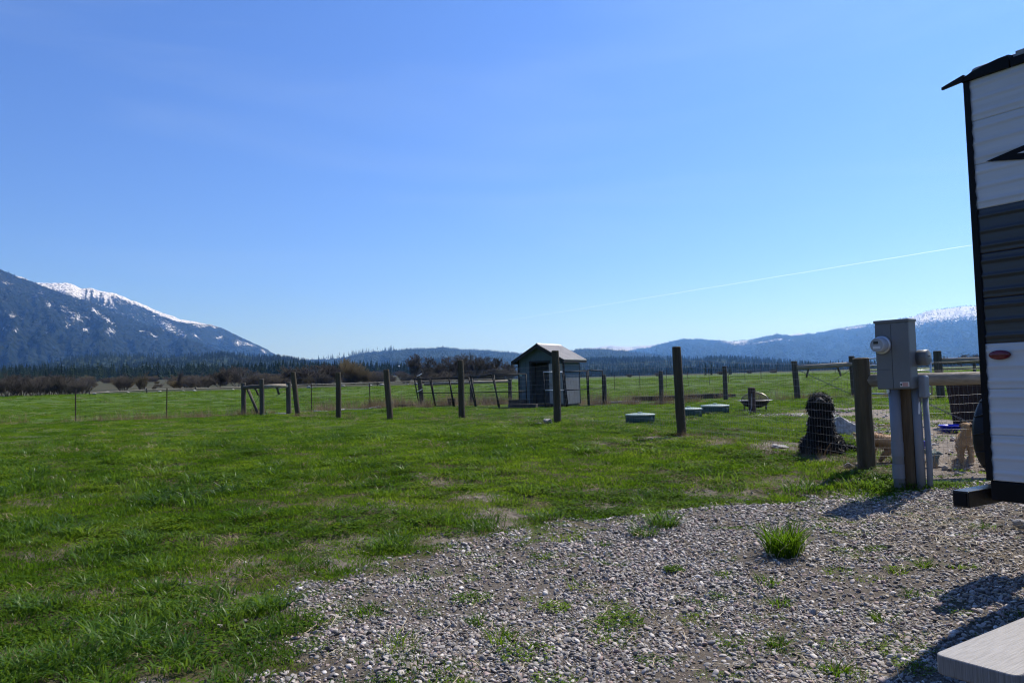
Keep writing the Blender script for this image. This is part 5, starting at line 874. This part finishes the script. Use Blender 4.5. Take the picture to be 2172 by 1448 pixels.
MB().lathe([(.066, .137), (.002, .138)], 32, Mm).build('meter_face', M('meter_face_grey', (.3, .32, .34), rough=.35), bx_)
MB().box((-.1 - .008, yb - bd / 2 - .151, mz + .025), (.05, .004, .03)).build('meter_display', M('dark_display', (.02, .025, .03), rough=.2), bx_); MB().box((-.1, yb - bd / 2 - .151, mz - .028), (.08, .004, .028)).build('meter_plate', M('white_plate', (.6, .62, .64)), bx_)
STW = M('white_sticker', (.7, .7, .68)); st_ = MB().box((.115, yb - bd / 2 - .0165, zb_ + .05), (.095, .004, .05)).build('sticker', STW, bx_)
MB().box((.08, yb - bd / 2 - .0195, zb_ + .048), (.014, .003, .026)).build('sticker_symbol', TRIM, st_)
for k in range(4): MB().box((.124, yb - bd / 2 - .0195, zb_ + .066 - k * .0115), (.06, .003, .006)).build('sticker_text_line', M('red_print', (.35, .08, .05)) if k == 0 else bpy.data.materials['red_print'], st_)
MB().box((.035, .0, (zt_ - .35) / 2), (.13, .13, zt_ + .25), None).build('timber_post', TIMB, ME, bevel=.006)
for x, yo, r, nm in ((-.045, yb, .058, 'conduit'), (.145, -.05, .045, 'conduit')):
    c_ = MB().tube([(x, yo, zb_ - .0), (x, yo + .01, zb_ * .5), (x, yo + .015, -.2)], r, 20).build(nm, PVC, ME, True)
    for z in ((.42, .18) if x < 0 else (zb_ - .06,)): MB().lathe([(r, z - .075), (r * 1.09, z - .074), (r * 1.09, z + .074), (r, z + .075)], 20, Matrix.Translation((x, yo + .008, 0))).build('coupling', PVC, c_, False)
MB().tube([(.225, -.02, zb_ - .08), (.225, .0, .3), (.215, .0, -.15)], .03, 14).build('conduit', PVC, ME, True)
jb = MB().box((.235, -.06, zb_ + .02), (.07, .13, .24)).build('junction_box', PVC, ME, bevel=.02, seg=3)
MB().tube([(.18, -.02, zb_ + .33), (.275, -.02, zb_ + .33), (.285, -.02, zb_ + .33)], [.085, .085, .07], 24).build('outlet_hood', GREY, ME, True); MB().tube([(.285, -.02, zb_ + .35), (.31, -.03, zb_ + .35)], .012, 6).build('outlet_plug', GALV, ME)
MB().box((-.075, yb - .07, zb_ - .02), (.03, .02, .035)).build('ground_clamp', GALV, ME); MB().tube([(.17, -.06, zb_ - .1), (.18, -.07, zb_ - .2), (.172, -.07, zb_ - .27)], .012, 8).build('white_cable', STW, ME); MB().tube([(.17, -.05, zb_ - .28), (.175, -.05, .4), (.16, -.05, .0)], .007, 6).build('black_cable', BLK, ME)

# ------------------------------------------------------------------ travel trailer: side wall faces the camera, tail to the left
TX = Vector((.527, -.85, 0)).normalized(); tw_ang = math.atan2(TX.y, TX.x)      # local x runs along the side towards the front, local y is outwards
TR = thing('travel_trailer', 'white and charcoal ribbed travel trailer with black trim at the right edge', 'trailer', (3.065, 5.12, 0), tw_ang)
WHT = M('white_siding', (.48, .49, .505), (.58, .59, .61), 1.6, .33, .3, 2.2, (.35, 3, 8), spec=.55); CHA = M('charcoal_siding', (.016, .018, .024), (.026, .029, .036), 1.2, .3, .12, 2.5, (.25, 3, 9), spec=.55); TBL = M('black_trailer_trim', (.003, .003, .004), (.006, .006, .008), 6, .55, spec=.15)
Lt, Wt, zb0, zt0 = 5.2, 2.45, .835, 3.46; ed = [.835, 1.128, 1.422, 1.716, 2.01, 2.303, 2.597, 2.89, 3.18, 3.46]
for i in range(9):   # every panel: ribbed sheet, outwards is -y in local space
    za, zc = ed[i], ed[i + 1]; n = 60; V = []; F = []
    for k in range(n + 1):
        t = k / n; z = za + (zc - za) * t; y = -.003 - .005 * (.5 - .5 * math.cos(2 * math.pi * 3 * t)) ** 5
        if k == 0: y = .004
        if k == n: y = .004
        V += [(.0, y, z), (Lt, y, z)]
    F = [(2 * k, 2 * k + 1, 2 * k + 3, 2 * k + 2) for k in range(n)]; MB().add(V, F).build('siding_panel', CHA if 3 <= i <= 5 else WHT, TR, True)
body = MB().box((Lt / 2, Wt / 2 + .012, (zb0 + zt0) / 2), (Lt - .02, Wt, zt0 - zb0)).build('shell', WHT, TR)
MB().box((Lt / 2, Wt / 2, zb0 - .065), (Lt, Wt + .0, .13)).build('chassis_skirt', TBL, TR, bevel=.012)
n = 60; V = []; F = []
for k in range(n + 1):   # rear corner trim with a wavy inner edge that follows the ribs
    z = zb0 + (zt0 - zb0) * k / n; wv = .028 + .004 * math.sin(z * 2 * math.pi / .098); V += [(-.014, -.014, z), (wv, -.014, z), (-.014, .06, z)]
for k in range(n): F += [(3 * k, 3 * k + 1, 3 * k + 4, 3 * k + 3), (3 * k + 2, 3 * k, 3 * k + 3, 3 * k + 5)]
MB().add(V, F).build('corner_trim', TBL, TR, False)
prof = [(-.02, .0), (.0, .022), (.05, .042), (.13, .058), (.22, .07), (.28, .072)]
mb = MB(); V = [];
for x, h in prof: V += [(x, -.03, zt0 - .005), (x, -.03, zt0 + h), (x, .1, zt0 + h + .02), (x, .1, zt0 - .005)]
F = [(4 * i + a_, 4 * i + (a_ + 1) % 4, 4 * i + 4 + (a_ + 1) % 4, 4 * i + 4 + a_) for i in range(len(prof) - 1) for a_ in range(4)] + [(0, 1, 2, 3), (23, 22, 21, 20)]; mb.add(V, [f_[::-1] for f_ in F]).build('roof_end_cap', TBL, TR)
MB().box((Lt / 2 + .14, -.012, zt0 + .02), (Lt - .3, .035, .05)).build('drip_rail', TBL, TR); MB().box((Lt / 2, Wt / 2, zt0 + .05), (Lt, Wt - .06, .1)).build('roof', M('grey_roof_membrane', (.25, .25, .25)), TR, bevel=.04)
MB().box((.37, .03, zt0 + .06), (.11, .08, .05)).build('sealant_lump', M('grey_sealant', (.2, .2, .2), (.34, .34, .33), 20, .9, .5), TR)
MB().add([(-.0, -.035, zt0 + .005), (-.0, .0, zt0 + .005), (-.15, -.03, zt0 - .012), (-.15, -.012, zt0 - .012), (0, -.035, zt0 + .04), (0, 0, zt0 + .04), (-.15, -.03, zt0 + .005), (-.15, -.012, zt0 + .005)], [(0, 2, 3, 1), (4, 5, 7, 6), (0, 4, 6, 2), (1, 3, 7, 5), (2, 6, 7, 3), (0, 1, 5, 4)]).build('gutter_spout', TBL, TR)
# black swoosh graphic on the upper siding
D = [(.10, 2.895), (.6, 2.99), (.6, 2.8)]; MB().add([(x, -.0155, z) for x, z in D] + [(x, -.0135, z) for x, z in D], [(0, 1, 2)[::-1], (3, 4, 5), (0, 1, 4, 3), (1, 2, 5, 4), (2, 0, 3, 5)]).build('swoosh_graphic', TBL, TR)
D = [(.29, 2.897), (.6, 2.94), (.6, 2.855)]; MB().add([(x, -.018, z) for x, z in D], [(2, 1, 0)]).build('swoosh_inlay', M('silver_vinyl', (.5, .53, .57), rough=.4), TR)
RED = M('red_lamp_lens', (.1, .003, .01), (.15, .006, .016), 20, .25, .2, 50, spec=.6); MB().lathe([(.066, 0), (.066, .008), (.06, .018), (.035, .024), (.002, .025)], 36, Matrix.Translation((.115, -.012, 1.64)) @ Matrix.Rotation(R_(90), 4, 'X') @ Matrix.Diagonal((1, .46, 1, 1))).build('side_marker_lamp', RED, TR, True)
# bumper, spare wheel, jack, wheels
bmp = MB(); O_, I_ = .056, .05
for dz_ in (0,): bmp.box((-.2, Wt / 2 - .02, .69), (.108, Wt - .06, .108))
bo = bmp.build('bumper', M('black_bumper_paint', (.01, .011, .013), (.018, .018, .02), 9, .3, .1, 30), TR, bevel=.004); MB().box((-.2, .006, .69), (.085, .008, .085)).build('bumper_end_cap', TBL, bo, bevel=.01)
for y in (.5, Wt - .5): MB().box((-.1, y, .69), (.26, .08, .1)).build('bumper_bracket', TBL, TR)
CV = M('black_vinyl_cover', (.006, .0065, .008), (.012, .0125, .015), 6, .5, .6, 5, (1, 1, 1), spec=.2); Ms = Matrix.Translation((-.17, .88, 1.07)) @ Matrix.Rotation(R_(-90), 4, 'Y')
sw = MB().lathe([(.02, .0), (.29, .0), (.335, .03), (.345, .11), (.335, .2), (.3, .235), (.25, .245), (.02, .25)], 40, Ms).build('spare_wheel_cover', CV, TR, True)
for k in range(16): a_ = 6.283 * k / 16; MB().tube([Ms @ Vector((.343 * math.cos(a_), .343 * math.sin(a_), .05)), Ms @ Vector((.35 * math.cos(a_ + .08), .35 * math.sin(a_ + .08), .12)), Ms @ Vector((.335 * math.cos(a_ + .03), .335 * math.sin(a_ + .03), .21))], [.004, .009, .004], 5).build('cover_fold', CV, sw, True)
MB().box((-.16, .9, .9), (.06, .06, .4)).build('spare_carrier', TBL, TR)
j0 = MB().box((.42, .12, zb0 - .16), (.3, .1, .07)).build('stabiliser_jack', TBL, TR, bevel=.008); MB().tube([(.3, .12, zb0 - .17), (.24, .12, zb0 - .22), (.27, .12, zb0 - .3), (.34, .12, zb0 - .28)], .008, 6).build('jack_hook', TBL, j0); MB().tube([(.5, .12, zb0 - .17), (.62, .12, -.02)], .022, 8).build('jack_leg', TBL, TR); MB().box((.62, .12, .06), (.16, .16, .02)).build('jack_foot', TBL, TR)
for xw in (2.9, 3.75):
    for yw in (.12, Wt - .12):
        Mw = Matrix.Translation((xw, yw - .11, .36)) @ Matrix.Rotation(R_(-90), 4, 'X'); wh = MB().lathe([(.2, .0), (.33, .0), (.36, .04), (.36, .18), (.33, .22), (.2, .22)], 32, Mw, cap=False).build('tyre', TBL, TR, True); MB().lathe([(.2, .03), (.15, .06), (.05, .05), (.01, .05)], 24, Mw).build('rim', WHT, wh, True)
MB().box((Lt - .3, .3, .36), (.1, .1, .8)).build('front_leg', TBL, TR); MB().box((Lt - .3, Wt - .3, .36), (.1, .1, .8)).build('front_leg', TBL, TR)

# ------------------------------------------------------------------ small plastic table at the lower right corner
PLA, nt, b = new_mat('wood_grain_plastic'); L = nt.links; t = nd(nt, 'ShaderNodeTexCoord'); mp = nd(nt, 'ShaderNodeMapping'); mp.inputs['Scale'].default_value = (1.5, 40, 1); L.new(t.outputs['Object'], mp.inputs['Vector'])
w_ = nd(nt, 'ShaderNodeTexNoise'); w_.inputs['Scale'].default_value = 9; w_.inputs['Detail'].default_value = 6; w_.inputs['Distortion'].default_value = .6; L.new(mp.outputs[0], w_.inputs['Vector']); r = ramp(nt, [(.32, (.13, .122, .116)), (.62, (.235, .222, .213))]); L.new(w_.outputs['Fac'], r.inputs['Fac']); L.new(r.outputs['Color'], b.inputs['Base Color']); b.inputs['Roughness'].default_value = .55; bp = nd(nt, 'ShaderNodeBump'); bp.inputs['Strength'].default_value = .35; bp.inputs['Distance'].default_value = .004; L.new(w_.outputs['Fac'], bp.inputs['Height']); L.new(bp.outputs[0], b.inputs['Normal'])
tz = .635; TA = math.atan2(.41, .61); tl, tw2, rc = .95, .245, .03; co_ = Vector((1.295, 2.515, 0)); u_ = Vector((math.cos(TA), math.sin(TA), 0)); v_ = Vector((math.sin(TA), -math.cos(TA), 0)); cen = co_ + u_ * tl / 2 + v_ * tw2 / 2
TB = thing('side_table', 'grey wood grained plastic table top with rounded corner at the lower right', 'table', (cen.x, cen.y, float(hz(cen.x, cen.y))), TA)
poly = []
for cx, cy, a0 in ((tl / 2 - rc, tw2 / 2 - rc, 0), (-tl / 2 + rc, tw2 / 2 - rc, 90), (-tl / 2 + rc, -tw2 / 2 + rc, 180), (tl / 2 - rc, -tw2 / 2 + rc, 270)): poly += [(cx + rc * math.cos(R_(a0 + 15 * k)), cy + rc * math.sin(R_(a0 + 15 * k))) for k in range(7)]
MB().prism(poly, tz - .06, tz).build('top', PLA, TB, bevel=.006, seg=3)
for sx in (-1, 1):
    for sy in (-1, 1): MB().box((sx * (tl / 2 - .2), sy * (tw2 / 2 - .06), (tz - .05) / 2), (.035, .035, tz - .05)).build('leg', PLA, TB, bevel=.005)

for o in bpy.data.objects:      # blades, twigs and wires too fine to pick apart
    if o.name.split('.')[0] in ('blades', 'dead_blades', 'leaves', 'crown', 'top_wire', 'wire', 'trunk') and o.parent: o['kind'] = 'stuff'
